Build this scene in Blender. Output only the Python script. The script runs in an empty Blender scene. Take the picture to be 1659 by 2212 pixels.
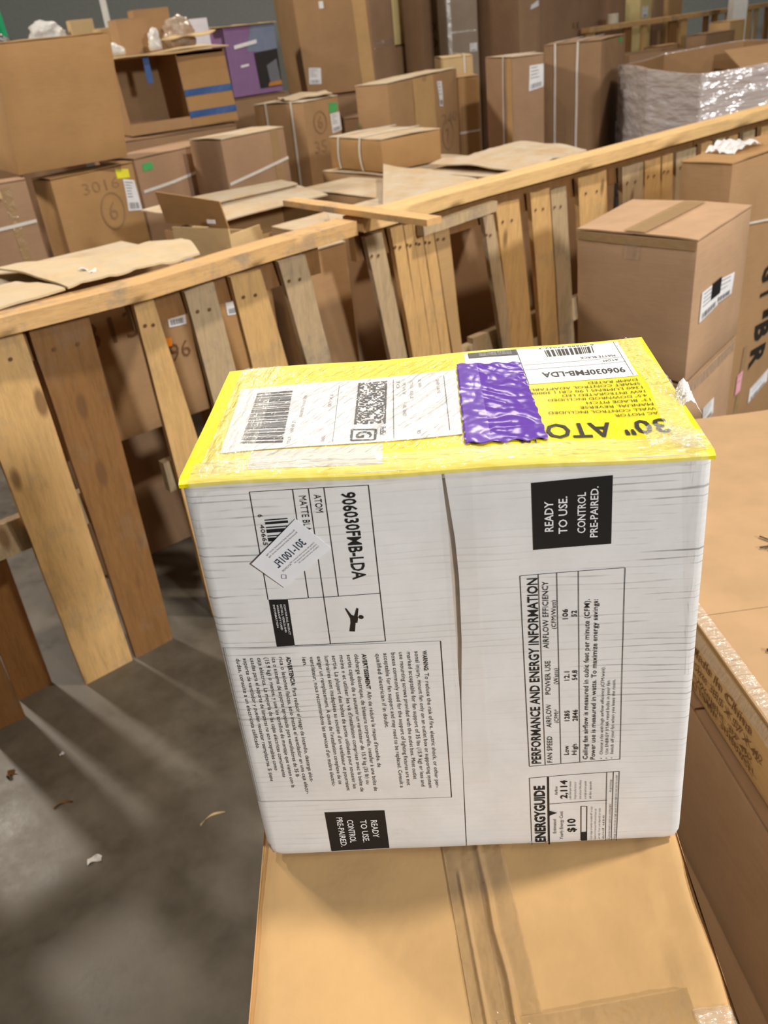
import bpy, bmesh, math, random
from mathutils import Vector, Matrix, noise
random.seed(7)
sc = bpy.context.scene
C = sc.collection
R = math.radians

# ------------------------------------------------------------------ camera
FPX = 1810.0
cm = bpy.data.cameras.new('camera'); cam = bpy.data.objects.new('camera', cm); C.objects.link(cam)
cm.sensor_fit = 'HORIZONTAL'; cm.sensor_width = 36.0; cm.lens = 36.0 * FPX / 1659.0
cm.clip_start = 0.02; cm.clip_end = 100
_dn = Vector((1188.0 - 829.5, 4230.0 - 1106.0, FPX)).normalized()      # world down seen in the camera frame
_up = -_dn
_fy = (Vector((0, 0, 1)) - _up * _up.z).normalized()
_X = _fy.cross(_up)
M3 = Matrix((_X, _fy, _up))                                            # camera (right, down, forward) -> world
col = [M3 @ Vector((1, 0, 0)), M3 @ Vector((0, -1, 0)), M3 @ Vector((0, 0, -1))]
mw = Matrix.Identity(4)
for i in range(3):
    for j in range(3): mw[i][j] = col[j][i]
mw[2][3] = 1.5
cam.matrix_world = mw
sc.camera = cam
cm.dof.use_dof = True; cm.dof.focus_distance = 0.62; cm.dof.aperture_fstop = 18.0

# ------------------------------------------------------------------ view, world, lights
sc.view_settings.view_transform = 'Standard'; sc.view_settings.look = 'None'
sc.view_settings.gamma = 1; sc.view_settings.use_curve_mapping = False
sc.view_settings.exposure = 0.0
w = bpy.data.worlds.new('world'); sc.world = w; w.use_nodes = True
w.node_tree.nodes['Background'].inputs[0].default_value = (1.0, 0.93, 0.85, 1)
w.node_tree.nodes['Background'].inputs[1].default_value = 0.05

def lamp(name, loc, target, size, power, col=(1, .93, .84)):
    l = bpy.data.lights.new(name, 'AREA'); l.shape = 'DISK'; l.size = size; l.energy = power; l.color = col
    o = bpy.data.objects.new(name, l); C.objects.link(o); o.location = loc
    o.rotation_euler = (Vector(target) - Vector(loc)).to_track_quat('-Z', 'Y').to_euler()
    return o
WARM = (1, .90, .77)
lamp('high_bay_lamp_fence', (-1.40, 2.15, 5.6), (-.1, .5, .9), .26, 52, WARM)
lamp('high_bay_lamp_right', (2.7, .85, 5.4), (.3, .8, .9), .36, 225, WARM)
lamp('high_bay_lamp_back', (-4.0, 4.65, 3.7), (-.6, 1.4, .2), .42, 180, WARM)
lamp('high_bay_lamp_rows', (-.8, 7.6, 5.0), (0, 1, 1.0), .5, 70, WARM)  # added behind the rows to throw highlights on the wrinkled tape
lamp('high_bay_lamp_front', (3.1, -3.1, 3.0), (0, 1.2, .8), .5, 240, (.98, .99, 1.0))
lamp('high_bay_lamp_aisle', (5.6, -.6, 4.0), (1.0, 2.3, .8), .5, 50, WARM)  # extra lamp, added to brighten right-hand sides of the stacked boxes
lamp('high_bay_lamp_far', (1.5, 9.5, 6.5), (1.2, 6, .8), 1.0, 200, WARM)

# ------------------------------------------------------------------ materials
MATS = {}
def nt_new(name):
    m = bpy.data.materials.new(name); m.use_nodes = True
    nt = m.node_tree; b = nt.nodes['Principled BSDF']
    return m, nt, b
def node(nt, t, **k):
    n = nt.nodes.new(t)
    for a, v in k.items(): setattr(n, a, v)
    return n
def mapped(nt, scale, coord='Object'):
    tc = node(nt, 'ShaderNodeTexCoord'); mp = node(nt, 'ShaderNodeMapping'); mp.inputs['Scale'].default_value = scale
    nt.links.new(tc.outputs[coord], mp.inputs[0]); return mp.outputs[0]
def noise_n(nt, vec, scale, detail=4, rough=.55):
    n = node(nt, 'ShaderNodeTexNoise'); n.inputs['Scale'].default_value = scale; n.inputs['Detail'].default_value = detail
    n.inputs['Roughness'].default_value = rough
    nt.links.new(vec, n.inputs['Vector']); return n.outputs[0]
def ramp(nt, fac, stops):
    r = node(nt, 'ShaderNodeValToRGB'); e = r.color_ramp.elements
    while len(e) < len(stops): e.new(.5)
    for i, (p, c) in enumerate(stops):
        e[i].position = p; e[i].color = (*c, 1) if len(c) == 3 else c
    nt.links.new(fac, r.inputs[0]); return r.outputs[0]
def mixc(nt, fac, a, b, mode='MIX'):
    m = node(nt, 'ShaderNodeMix', data_type='RGBA', blend_type=mode)
    for s, v in ((0, fac), (6, a), (7, b)):
        if isinstance(v, (int, float)): m.inputs[s].default_value = v
        elif isinstance(v, tuple): m.inputs[s].default_value = (*v, 1)
        else: nt.links.new(v, m.inputs[s])
    return m.outputs[2]
def math_n(nt, op, a, b=0.0):
    m = node(nt, 'ShaderNodeMath', operation=op)
    for s, v in ((0, a), (1, b)):
        if isinstance(v, (int, float)): m.inputs[s].default_value = v
        else: nt.links.new(v, m.inputs[s])
    return m.outputs[0]
def bump(nt, b, h, strength, dist):
    n = node(nt, 'ShaderNodeBump'); n.inputs['Strength'].default_value = strength; n.inputs['Distance'].default_value = dist
    nt.links.new(h, n.inputs['Height']); nt.links.new(n.outputs[0], b.inputs['Normal'])
def sc3(c, k): return tuple(min(1, x * k) for x in c)

def kraft(key='kraft', c=(.385, .23, .112), dust=0.0):
    if key in MATS: return MATS[key]
    m, nt, b = nt_new(key)
    v = mapped(nt, (1, 1, 1))
    big = noise_n(nt, v, 5, 5, .6)
    fine = noise_n(nt, mapped(nt, (1, 1, 30)), 14, 3)
    colr = ramp(nt, big, [(.3, sc3(c, .88)), (.7, sc3(c, 1.08))])
    colr = mixc(nt, .18, colr, ramp(nt, fine, [(.35, sc3(c, .7)), (.65, sc3(c, 1.2))]))
    if dust:
        dn = noise_n(nt, v, 9, 6, .7)
        dm = ramp(nt, dn, [(.35, (0, 0, 0)), (.62, (dust,) * 3)])
        colr = mixc(nt, dm, colr, (.56, .50, .40))
    nt.links.new(colr, b.inputs['Base Color']); b.inputs['Roughness'].default_value = .78
    b.inputs['Specular IOR Level'].default_value = .3
    bump(nt, b, noise_n(nt, v, 30, 4), .25, .004)
    MATS[key] = m; return m
def plain(key, c, rough=.6, spec=.4, bumpk=0, bs=60, metal=0):
    if key in MATS: return MATS[key]
    m, nt, b = nt_new(key)
    v = mapped(nt, (1, 1, 1)); n = noise_n(nt, v, 25, 3)
    nt.links.new(ramp(nt, n, [(.3, sc3(c, .93)), (.7, sc3(c, 1.05))]), b.inputs['Base Color'])
    b.inputs['Roughness'].default_value = rough; b.inputs['Specular IOR Level'].default_value = spec; b.inputs['Metallic'].default_value = metal
    if bumpk: bump(nt, b, noise_n(nt, v, bs, 4), bumpk, .01)
    MATS[key] = m; return m
def film(key, c=(.9, .9, .88), alpha=.25, rough=.12, bumpk=.5, bs=70, stretch=(1, 1, 1), dist=.01, rot=0, gloss=.10, fk=.45):
    """thin plastic: see-through, with a share `alpha` of the film's own colour and a mirror-like skin"""
    if key in MATS: return MATS[key]
    m, nt, b = nt_new(key)
    v = mapped(nt, stretch)
    if rot:
        m0 = node(nt, 'ShaderNodeMapping'); m0.inputs['Rotation'].default_value = (0, 0, R(rot)); tcx = v.node.inputs[0].links[0].from_socket
        nt.links.new(tcx, m0.inputs[0]); nt.links.new(m0.outputs[0], v.node.inputs[0])
    bump(nt, b, noise_n(nt, v, bs, 3, .5), bumpk, dist)
    nrm = b.inputs['Normal'].links[0].from_socket
    out = nt.nodes['Material Output']; nt.nodes.remove(b)
    tr = node(nt, 'ShaderNodeBsdfTransparent'); di = node(nt, 'ShaderNodeBsdfDiffuse'); di.inputs[0].default_value = (*c, 1)
    gl = node(nt, 'ShaderNodeBsdfGlossy'); gl.inputs['Roughness'].default_value = rough; gl.inputs[0].default_value = (1, 1, 1, 1)
    nt.links.new(nrm, gl.inputs['Normal']); nt.links.new(nrm, di.inputs['Normal'])
    m1 = node(nt, 'ShaderNodeMixShader'); m1.inputs[0].default_value = alpha; nt.links.new(tr.outputs[0], m1.inputs[1]); nt.links.new(di.outputs[0], m1.inputs[2])
    fr = node(nt, 'ShaderNodeFresnel'); ge = node(nt, 'ShaderNodeNewGeometry'); nt.links.new(math_n(nt, 'SUBTRACT', 1.45, math_n(nt, 'MULTIPLY', ge.outputs['Backfacing'], .76)), fr.inputs[0]); nt.links.new(nrm, fr.inputs['Normal'])
    k = math_n(nt, 'ADD', math_n(nt, 'MULTIPLY', fr.outputs[0], fk), gloss * .4)
    m2 = node(nt, 'ShaderNodeMixShader'); nt.links.new(k, m2.inputs[0]); nt.links.new(m1.outputs[0], m2.inputs[1]); nt.links.new(gl.outputs[0], m2.inputs[2])
    nt.links.new(m2.outputs[0], out.inputs[0])
    MATS[key] = m; return m
def wood(key, c=(.60, .37, .16), axis='z', grey=.35, knots=True):
    if key in MATS: return MATS[key]
    m, nt, b = nt_new(key)
    s = {'z': (9, 9, .7), 'x': (.7, 9, 9)}[axis]
    v = mapped(nt, s)
    g = noise_n(nt, v, 6, 6, .65)
    fine = noise_n(nt, v, 22, 4, .7)
    colr = ramp(nt, g, [(.3, sc3(c, .76)), (.5, c), (.72, sc3(c, 1.12))])
    colr = mixc(nt, .22, colr, ramp(nt, fine, [(.4, sc3(c, .6)), (.6, sc3(c, 1.15))]))
    st = noise_n(nt, mapped(nt, (1, 1, 1)), 7, 6, .75)
    dirt = ramp(nt, st, [(.52, (0, 0, 0)), (.68, (grey,) * 3)])
    colr = mixc(nt, dirt, colr, (.25, .22, .18))
    if knots:
        vo = node(nt, 'ShaderNodeTexVoronoi'); vo.inputs['Scale'].default_value = 1.0
        nt.links.new(mapped(nt, {'z': (9, 9, 3.2), 'x': (3.2, 9, 9)}[axis]), vo.inputs['Vector'])
        kn = ramp(nt, vo.outputs['Distance'], [(.09, (1, 1, 1)), (.15, (0, 0, 0))])
        colr = mixc(nt, math_n(nt, 'MULTIPLY', kn, .75), colr, (.16, .075, .03))
    nt.links.new(colr, b.inputs['Base Color']); b.inputs['Roughness'].default_value = .72
    b.inputs['Specular IOR Level'].default_value = .3
    bump(nt, b, fine, .3, .003)
    MATS[key] = m; return m
def concrete():
    m, nt, b = nt_new('worn_concrete')
    v = mapped(nt, (1, 1, 1))
    n1 = noise_n(nt, v, 1.3, 6, .6); n2 = noise_n(nt, v, 9, 8, .7); n3 = noise_n(nt, mapped(nt, (1, 2.5, 1)), 40, 5, .7)
    c = ramp(nt, n1, [(.3, (.062, .052, .037)), (.7, (.125, .106, .08))])
    c = mixc(nt, .4, c, ramp(nt, n2, [(.35, (.05, .042, .03)), (.7, (.17, .147, .115))]))
    chips = ramp(nt, n3, [(.70, (0, 0, 0)), (.76, (.6, .6, .6))])
    c = mixc(nt, chips, c, (.34, .30, .24))
    nt.links.new(c, b.inputs['Base Color'])
    nt.links.new(ramp(nt, n2, [(.3, (.34,) * 3), (.7, (.62,) * 3)]), b.inputs['Roughness'])
    bump(nt, b, n2, .25, .004); return m
def white_print():
    """white-printed corrugated board: flute lines rubbed grey in patches"""
    m, nt, b = nt_new('white_printed_board')
    tc = node(nt, 'ShaderNodeTexCoord'); sep = node(nt, 'ShaderNodeSeparateXYZ'); nt.links.new(tc.outputs['Object'], sep.inputs[0])
    wob = noise_n(nt, mapped(nt, (3, 3, 30)), 3, 2)
    z = math_n(nt, 'ADD', math_n(nt, 'MULTIPLY', sep.outputs[2], 190.0), math_n(nt, 'MULTIPLY', wob, 1.3))
    z = math_n(nt, 'ADD', z, math_n(nt, 'MULTIPLY', sep.outputs[0], 1.2))
    fr = math_n(nt, 'FRACT', z)
    line = ramp(nt, fr, [(.0, (0, 0, 0)), (.38, (0, 0, 0)), (.5, (1, 1, 1)), (.54, (1, 1, 1)), (.66, (0, 0, 0))])
    patch = noise_n(nt, mapped(nt, (9, 9, 60)), 1.0, 4, .7)
    pm = ramp(nt, patch, [(.45, (0, 0, 0)), (.62, (1, 1, 1))])
    # rubbed mostly near the outer edges of the panel
    ex = math_n(nt, 'ABSOLUTE', math_n(nt, 'SUBTRACT', sep.outputs[0], .155))
    em = ramp(nt, ex, [(.06, (.25, .25, .25)), (.125, (1, 1, 1))])
    f = math_n(nt, 'MULTIPLY', math_n(nt, 'MULTIPLY', line, pm), em)
    zm = ramp(nt, sep.outputs[2], [(.08, (.30, .30, .30)), (.19, (1, 1, 1))])
    f = math_n(nt, 'MULTIPLY', math_n(nt, 'MULTIPLY', f, zm), .85)
    soft = noise_n(nt, mapped(nt, (1, 1, 1)), 22, 6, .65)
    base = ramp(nt, soft, [(.3, (.70, .685, .66)), (.6, (.78, .765, .745))])
    smudge = ramp(nt, noise_n(nt, mapped(nt, (1, 1, 1)), 16, 8, .8), [(.60, (0, 0, 0)), (.78, (.35, .35, .35))])
    c = mixc(nt, f, base, (.17, .16, .16)); c = mixc(nt, smudge, c, (.42, .41, .38))
    nt.links.new(c, b.inputs['Base Color']); b.inputs['Roughness'].default_value = .5
    flute = math_n(nt, 'SINE', math_n(nt, 'MULTIPLY', sep.outputs[2], 190.0 * 6.2832))
    bump(nt, b, flute, .05, .0005)
    return m

KR = kraft(); KL = kraft('kraft_light', (.535, .335, .148)); KD = kraft('kraft_dark', (.29, .175, .095)); KO = kraft('kraft_orange', (.40, .23, .095))
KP = kraft('kraft_pinkish', (.36, .222, .132)); KY = kraft('kraft_yellowish', (.60, .43, .22))
KDU = kraft('kraft_dusty', (.53, .37, .21), dust=.75)
WD = wood('pine', (.68, .42, .17)); WG = wood('pine_grey', (.52, .38, .22), grey=.7); WR = wood('pine_reddish', (.27, .13, .042), grey=.25); WX = wood('pine_rail', (.66, .40, .17), axis='x', grey=.75)
WB = white_print(); INK = plain('black_ink', (.012, .012, .013), .45, .4); GREYINK = plain('grey_ink', (.22, .22, .23), .6)
YEL = plain('yellow_print', (.84, .70, .0), .38, .5, .12, 40); PAP = plain('label_paper', (.80, .80, .82), .55, .3); PAPW = plain('white_ink', (.80, .80, .80), .6)
BRINK = plain('brown_marker', (.17, .085, .035), .8, .2); FAINT = plain('faint_brown_marker', (.30, .175, .085), .8, .2); BLKM = plain('black_marker', (.02, .017, .012), .6)
STRAP = plain('plastic_strap', (.70, .66, .60), .35, .5); GREEN = plain('green_sticker', (.08, .42, .13), .5); YST = plain('yellow_sticker', (.85, .80, .05), .5)
TAPE = film('tan_tape', (.48, .32, .16), .6, .22, .35, 45); CLR = film('clear_tape', (.92, .90, .85), .03, .10, .9, 16, (8, 1, 1), .012, 35, gloss=.07)
CLY = film('clear_tape_wrinkled', (.95, .93, .86), .20, .14, .9, 26, (1, 5, 1), .01, 0, gloss=.09)
CLX = film('clear_tape_cross', (.95, .93, .86), .22, .14, .9, 26, (5, 1, 5), .01, 0, gloss=.09)
BEIGE = plain('torn_inner_board', (.50, .43, .36), .8, .2)

# ------------------------------------------------------------------ mesh helpers
class MB:
    def __init__(s): s.v = []; s.f = []; s.m = []
    def poly(s, pts, mi=0):
        i = len(s.v); s.v += [tuple(p) for p in pts]; s.f.append(tuple(range(i, i + len(pts)))); s.m.append(mi)
    def hexa(s, c, mi=0):
        """c: 8 corners, bottom ring (4, ccw from above) then top ring"""
        i = len(s.v); s.v += [tuple(p) for p in c]
        for f in ((3, 2, 1, 0), (4, 5, 6, 7), (0, 1, 5, 4), (1, 2, 6, 5), (2, 3, 7, 6), (3, 0, 4, 7)):
            s.f.append(tuple(i + k for k in f)); s.m.append(mi)
    def box(s, a, b, mi=0):
        x0, y0, z0 = a; x1, y1, z1 = b
        s.hexa([(x0, y0, z0), (x1, y0, z0), (x1, y1, z0), (x0, y1, z0), (x0, y0, z1), (x1, y0, z1), (x1, y1, z1), (x0, y1, z1)], mi)
    def grid(s, fn, nu, nv, mi=0):
        i = len(s.v)
        for a in range(nu + 1):
            for b in range(nv + 1): s.v.append(tuple(fn(a / nu, b / nv)))
        for a in range(nu):
            for b in range(nv):
                k = i + a * (nv + 1) + b
                s.f.append((k, k + nv + 1, k + nv + 2, k + 1)); s.m.append(mi)
    def sheet(s, fn, nrm, th, nu, nv, mi=0):
        """thin solid: fn(u,v) top surface, thickness th against nrm"""
        n = Vector(nrm).normalized() * th
        top = [[Vector(fn(a / nu, b / nv)) for b in range(nv + 1)] for a in range(nu + 1)]
        i = len(s.v); W = nv + 1; K = (nu + 1) * W
        for r in top: s.v += [tuple(p) for p in r]
        for r in top: s.v += [tuple(p - n) for p in r]
        ix = lambda a, b, l=0: i + a * W + b + l * K
        for a in range(nu):
            for b in range(nv):
                s.f.append((ix(a, b), ix(a + 1, b), ix(a + 1, b + 1), ix(a, b + 1)))
                s.f.append((ix(a, b, 1), ix(a, b + 1, 1), ix(a + 1, b + 1, 1), ix(a + 1, b, 1)))
        for a in range(nu):
            s.f.append((ix(a, 0), ix(a, 0, 1), ix(a + 1, 0, 1), ix(a + 1, 0)))
            s.f.append((ix(a + 1, nv), ix(a + 1, nv, 1), ix(a, nv, 1), ix(a, nv)))
        for b in range(nv):
            s.f.append((ix(0, b + 1), ix(0, b + 1, 1), ix(0, b, 1), ix(0, b)))
            s.f.append((ix(nu, b), ix(nu, b, 1), ix(nu, b + 1, 1), ix(nu, b + 1)))
        while len(s.m) < len(s.f): s.m.append(mi)
    def tube(s, pts, r, n=6, mi=0):
        pts = [Vector(p) for p in pts]; i = len(s.v)
        for k, p in enumerate(pts):
            t = (pts[min(k + 1, len(pts) - 1)] - pts[max(k - 1, 0)]).normalized()
            a = t.cross(Vector((0, 0, 1)) if abs(t.z) < .9 else Vector((1, 0, 0))).normalized(); b = t.cross(a)
            for j in range(n):
                an = 2 * math.pi * j / n; s.v.append(tuple(p + (a * math.cos(an) + b * math.sin(an)) * r))
        for k in range(len(pts) - 1):
            for j in range(n):
                s.f.append((i + k * n + j, i + k * n + (j + 1) % n, i + (k + 1) * n + (j + 1) % n, i + (k + 1) * n + j)); s.m.append(mi)
        s.f.append(tuple(i + j for j in range(n))[::-1]); s.m.append(mi)
        e = i + (len(pts) - 1) * n; s.f.append(tuple(e + j for j in range(n))); s.m.append(mi)
    def build(s, name, mats, parent=None, bevel=0, smooth=None, label=None, recalc=True):
        me = bpy.data.meshes.new(name); me.from_pydata(s.v, [], s.f)
        if not isinstance(mats, (list, tuple)): mats = [mats]
        for m in mats: me.materials.append(m)
        for p, k in zip(me.polygons, s.m): p.material_index = k
        if recalc or bevel:
            bm = bmesh.new(); bm.from_mesh(me); bmesh.ops.remove_doubles(bm, verts=bm.verts, dist=1e-5)
            if recalc: bmesh.ops.recalc_face_normals(bm, faces=bm.faces)
            if bevel:
                ed = [e for e in bm.edges if len(e.link_faces) == 2 and e.calc_face_angle(0) > .6]
                bmesh.ops.bevel(bm, geom=ed, offset=bevel, segments=2, affect='EDGES', profile=.5)
            bm.to_mesh(me); bm.free()
        if smooth:
            for p in me.polygons: p.use_smooth = True
            me.set_sharp_from_angle(angle=smooth)
        o = bpy.data.objects.new(name, me); C.objects.link(o)
        if parent: o.parent = parent
        if label: o['label'] = label
        return o
def thing(name, label, cat, loc=(0, 0, 0), rz=0, group=None):
    o = bpy.data.objects.new(name, None); C.objects.link(o); o.empty_display_size = .05
    o.location = loc; o.rotation_euler = (0, 0, rz); o['label'] = label; o['category'] = cat
    if group: o['group'] = group
    return o
def tag(o, label, cat, group=None, kind=None):
    if label: o['label'] = label; o['category'] = cat
    if group: o['group'] = group
    if kind: o['kind'] = kind
    return o
def lerp(a, b, t): return a + (b - a) * t
def bil(c, u, v):
    a, b, d, e = [Vector(x) for x in c]
    return (a * (1 - u) + b * u) * (1 - v) + (e * (1 - u) + d * u) * v
def nz(p, f, amp, off=0): 
    p = Vector(p) * f + Vector((off, off * 1.7, off * .3)); return noise.noise(p) * amp

# lettering ------------------------------------------------------------
_tc = {}
def glyphs(s, bold=0.0):
    k = (s, bold)
    if k in _tc: return _tc[k]
    cu = bpy.data.curves.new('t', 'FONT'); cu.body = s; cu.size = 1; cu.resolution_u = 2; cu.offset = bold
    ob = bpy.data.objects.new('t', cu); C.objects.link(ob)
    dg = bpy.context.evaluated_depsgraph_get(); ev = ob.evaluated_get(dg); me = ev.to_mesh()
    vs = [(v.co.x, v.co.y) for v in me.vertices]; fs = [tuple(p.vertices) for p in me.polygons]
    ev.to_mesh_clear(); bpy.data.objects.remove(ob); bpy.data.curves.remove(cu)
    _tc[k] = (vs, fs); return _tc[k]
CAPH = max(y for x, y in glyphs('H')[0])
def text(mb, s, P, p0, dirv, upv, length, cap, mi=0, bold=0.0, lift=.0004):
    """p0 start of baseline, dirv reading direction, upv letter-up direction, all in face units (m)"""
    vs, fs = glyphs(s, bold)
    if not vs: return
    x0 = min(v[0] for v in vs); x1 = max(v[0] for v in vs)
    sx = length / (x1 - x0); sy = cap / CAPH; i = len(mb.v)
    for x, y in vs:
        a = p0[0] + dirv[0] * (x - x0) * sx + upv[0] * y * sy; b = p0[1] + dirv[1] * (x - x0) * sx + upv[1] * y * sy
        mb.v.append(tuple(P(a, b, lift)))
    for f in fs: mb.f.append(tuple(i + k for k in f)); mb.m.append(mi)
def quad(mb, P, c, mi=0, lift=.0003, n=6):
    mb.grid(lambda u, v: P(*((Vector(c[0]) * (1 - u) + Vector(c[1]) * u) * (1 - v) + (Vector(c[3]) * (1 - u) + Vector(c[2]) * u) * v), lift), n, n, mi)
def rect(mb, P, x0, y0, x1, y1, mi=0, lift=.0003, n=4): quad(mb, P, [(x0, y0), (x1, y0), (x1, y1), (x0, y1)], mi, lift, n)
def line(mb, P, a, b, wd=.0005, mi=0, lift=.00035, n=8):
    a = Vector(a); b = Vector(b); t = (b - a).normalized(); q = Vector((-t.y, t.x)) * wd / 2
    quad(mb, P, [a - q, b - q, b + q, a + q], mi, lift, n)
def ring(mb, P, c, r, wd, ry=None, mi=0, lift=.0004, n=24):
    ry = ry or r; pts = [(c[0] + r * math.cos(t * 2 * math.pi / n), c[1] + ry * math.sin(t * 2 * math.pi / n)) for t in range(n)]
    for k in range(n): line(mb, P, pts[k], pts[(k + 1) % n], wd, mi, lift, 1)
def bars(mb, P, c, nb, mi=0, lift=.0004, seed=1):
    """bars across a quad: c[0]->c[1] runs along the code"""
    r = random.Random(seed); x = 0; c = [Vector(q) for q in c]; out = []
    while x < nb: wv = r.choice((1, 1, 2, 3)); out.append((x, x + wv)); x += wv + r.choice((1, 1, 2, 2))
    for a, b in out:
        a = min(a / nb, 1); b = min(b / nb, 1)
        quad(mb, P, [c[0].lerp(c[1], a), c[0].lerp(c[1], b), c[3].lerp(c[2], b), c[3].lerp(c[2], a)], mi, lift, 1)

# ------------------------------------------------------------------ floor and walls
def floor():
    mb = MB(); mb.box((-9, -4, -.2), (13, 15, 0)); o = mb.build('floor', concrete()); o['kind'] = 'structure'
    mb = MB(); mb.box((-9, 14, 0), (13, 14.2, 7)); o = mb.build('wall_back', plain('grey_wall', (.50, .52, .49), .8)); o['kind'] = 'structure'
    mb = MB(); mb.box((-9.2, -4, 0), (-9, 14.2, 7)); o = mb.build('wall_left', MATS['grey_wall']); o['kind'] = 'structure'
floor()

# ------------------------------------------------------------------ the white and yellow carton
WBO = Vector((-.1191, .4428, .9501)); WBY = R(-5.07); W_, D_, H_ = .310, .1845, .328
box = thing('fan_carton', 'white and yellow printed ceiling fan carton standing on a plain brown box', 'box', WBO, WBY)
FC = [Vector((-.0012, 0, -.0044)), Vector((.3143, 0, -.0025)), Vector((.3084, 0, .3246)), Vector((.0024, 0, .3308))]   # slightly crushed front
TC = [Vector((.0024, 0, .3308)), Vector((.3084, 0, .3246)), Vector((.3099, .1840, .328)), Vector((-.0033, .1847, .328))]
def fdisp(a, b):
    e = 0
    u = a / W_; v = b / H_
    e += .0012 * math.sin(math.pi * v) * math.sin(2 * math.pi * min(max(u, 0), 1) + .4)
    e += nz((a, 0, b), 16, .0007)
    return e
def PF(a, b, lift=0):
    p = bil(FC, a / W_, b / H_); return Vector((p.x, p.y - fdisp(a, b) - lift, p.z))
def PT(a, b, lift=0):
    p = bil(TC, a / W_, b / D_); return Vector((p.x, p.y, p.z + nz((a, b, 0), 14, .0008, 5) + .0006 * math.sin(a * 40) + lift))
# body
mb = MB()
ins = .0035
mb.hexa([(.001, ins, -.004), (.312, ins, -.0022), (.309, .182, -.003), (.000, .183, -.0035),
         (.0035, ins, .3265), (.3068, ins, .3205), (.3078, .182, .3240), (.000, .183, .3240)])
mb.build('body', WB, box, bevel=.002)
# inner board seen in the gap
mb = MB(); mb.sheet(lambda u, v: PF(.150 + .016 * u, .004 + .315 * v, -.0026), (0, -1, 0), .0008, 3, 20)
mb.build('inner_board', BEIGE, box)
# two front flaps with a wedge gap between them
def seam_l(b): 
    pts = [(-.004, .1515), (.06, .1530), (.15, .1558), (.2, .1560), (.24, .1560), (.29, .1563), (.33, .1545)]
    for (b0, x0), (b1, x1) in zip(pts, pts[1:]):
        if b <= b1: return lerp(x0, x1, max(0, (b - b0) / (b1 - b0)))
    return pts[-1][1]
def seam_r(b):
    pts = [(-.004, .1523), (.10, .1545), (.15, .1565), (.20, .1596), (.25, .1608), (.28, .1600), (.305, .1580), (.33, .1560)]
    for (b0, x0), (b1, x1) in zip(pts, pts[1:]):
        if b <= b1: return lerp(x0, x1, max(0, (b - b0) / (b1 - b0)))
    return pts[-1][1]
def rnd(t, w=.05): # edge rounding profile 0..1
    k = min(t, 1 - t) / w
    return 0 if k >= 1 else (1 - k) ** 2
for side in (0, 1):
    mb = MB()
    def fn(u, v, side=side):
        b = v * H_
        a = lerp(0, seam_l(b), u) if side == 0 else lerp(seam_r(b), W_, u)
        d = 0
        eo = (u if side == 0 else 1 - u) * .155
        if eo < .004: d += .0022 * (1 - eo / .004) ** 2
        if b < .004: d += .0022 * (1 - b / .004) ** 2
        # rounded lower-left and lower-right corners, dented
        cx = .012; 
        if eo < cx and b < cx:
            q = math.hypot(cx - eo, cx - b) / cx
            if q > 1: 
                sc_ = 1 / q; a2 = cx - (cx - eo) * sc_; b2 = cx - (cx - b) * sc_
                a = a2 if side == 0 else W_ - a2; b = b2
        return PF(a, b, -d)
    mb.sheet(fn, (0, -1, 0), .003, 44, 70)
    mb.build('front_flap', WB, box, smooth=R(50))
# yellow top
mb = MB()
def ytop(u, v):
    a = lerp(-.0012, W_ + .0012, u); b = lerp(-.0020, D_ + .001, v); d = 0
    eb = v * D_
    if eb < .005: d = .0022 * (1 - eb / .005) ** 2
    return PT(a, b, .0016 - d)
mb.sheet(ytop, (0, 0, 1), .0022, 80, 50)
mb.build('yellow_top_panel', YEL, box, smooth=R(60))
def PTL(a, b, lift=0): return PT(a, b, .0016 + lift)
UP, DN, RT, LF = (0, 1), (0, -1), (1, 0), (-1, 0)
mm = .001
# --- left flap print (reads downwards, letters point right)
def TL(mb, s, a_base, b_start, b_end, cap, mi=0, bold=0.0, lift=.0005):
    text(mb, s, PF, (a_base * mm, b_start * mm), DN, RT, (b_start - b_end) * mm, cap * mm, mi, bold, lift)
def TR(mb, s, a_base, b_start, b_end, cap, mi=0, bold=0.0, lift=.0005):
    text(mb, s, PF, (a_base * mm, b_start * mm), UP, LF, (b_end - b_start) * mm, cap * mm, mi, bold, lift)
def LN(mb, x0, y0, x1, y1, wd=.45, mi=0, lift=.0004): line(mb, PF, (x0 * mm, y0 * mm), (x1 * mm, y1 * mm), wd * mm, mi, lift, 12)
mb = MB()
for q in ((40.1, 319.6, 111.5, 319.8), (111.5, 319.8, 110.2, 205.4), (40.1, 319.6, 38.6, 242.8), (50.3, 205.9, 110.2, 205.4),
          (66.1, 319.4, 64.7, 243.1), (75.6, 319.5, 74.0, 205.6), (84.9, 319.7, 84.0, 243.4), (51, 242.6, 110.7, 243.6)): LN(mb, *q)
TL(mb, '906030FMB-LDA', 94.9, 316, 255, 8.0, bold=.018)
TL(mb, 'ATOM', 78.3, 315.5, 303.5, 4.2); TL(mb, 'MATTE BLACK', 69.3, 315.2, 285, 4.2)
bars(mb, PF, [(.0461, .3008), (.0459, .262), (.0598, .262), (.0601, .3011)], 46, seed=3)
TL(mb, '6', 42.6, 304.5, 302.5, 2.8); TL(mb, '40665', 42.6, 297.5, 283, 2.6)
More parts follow.
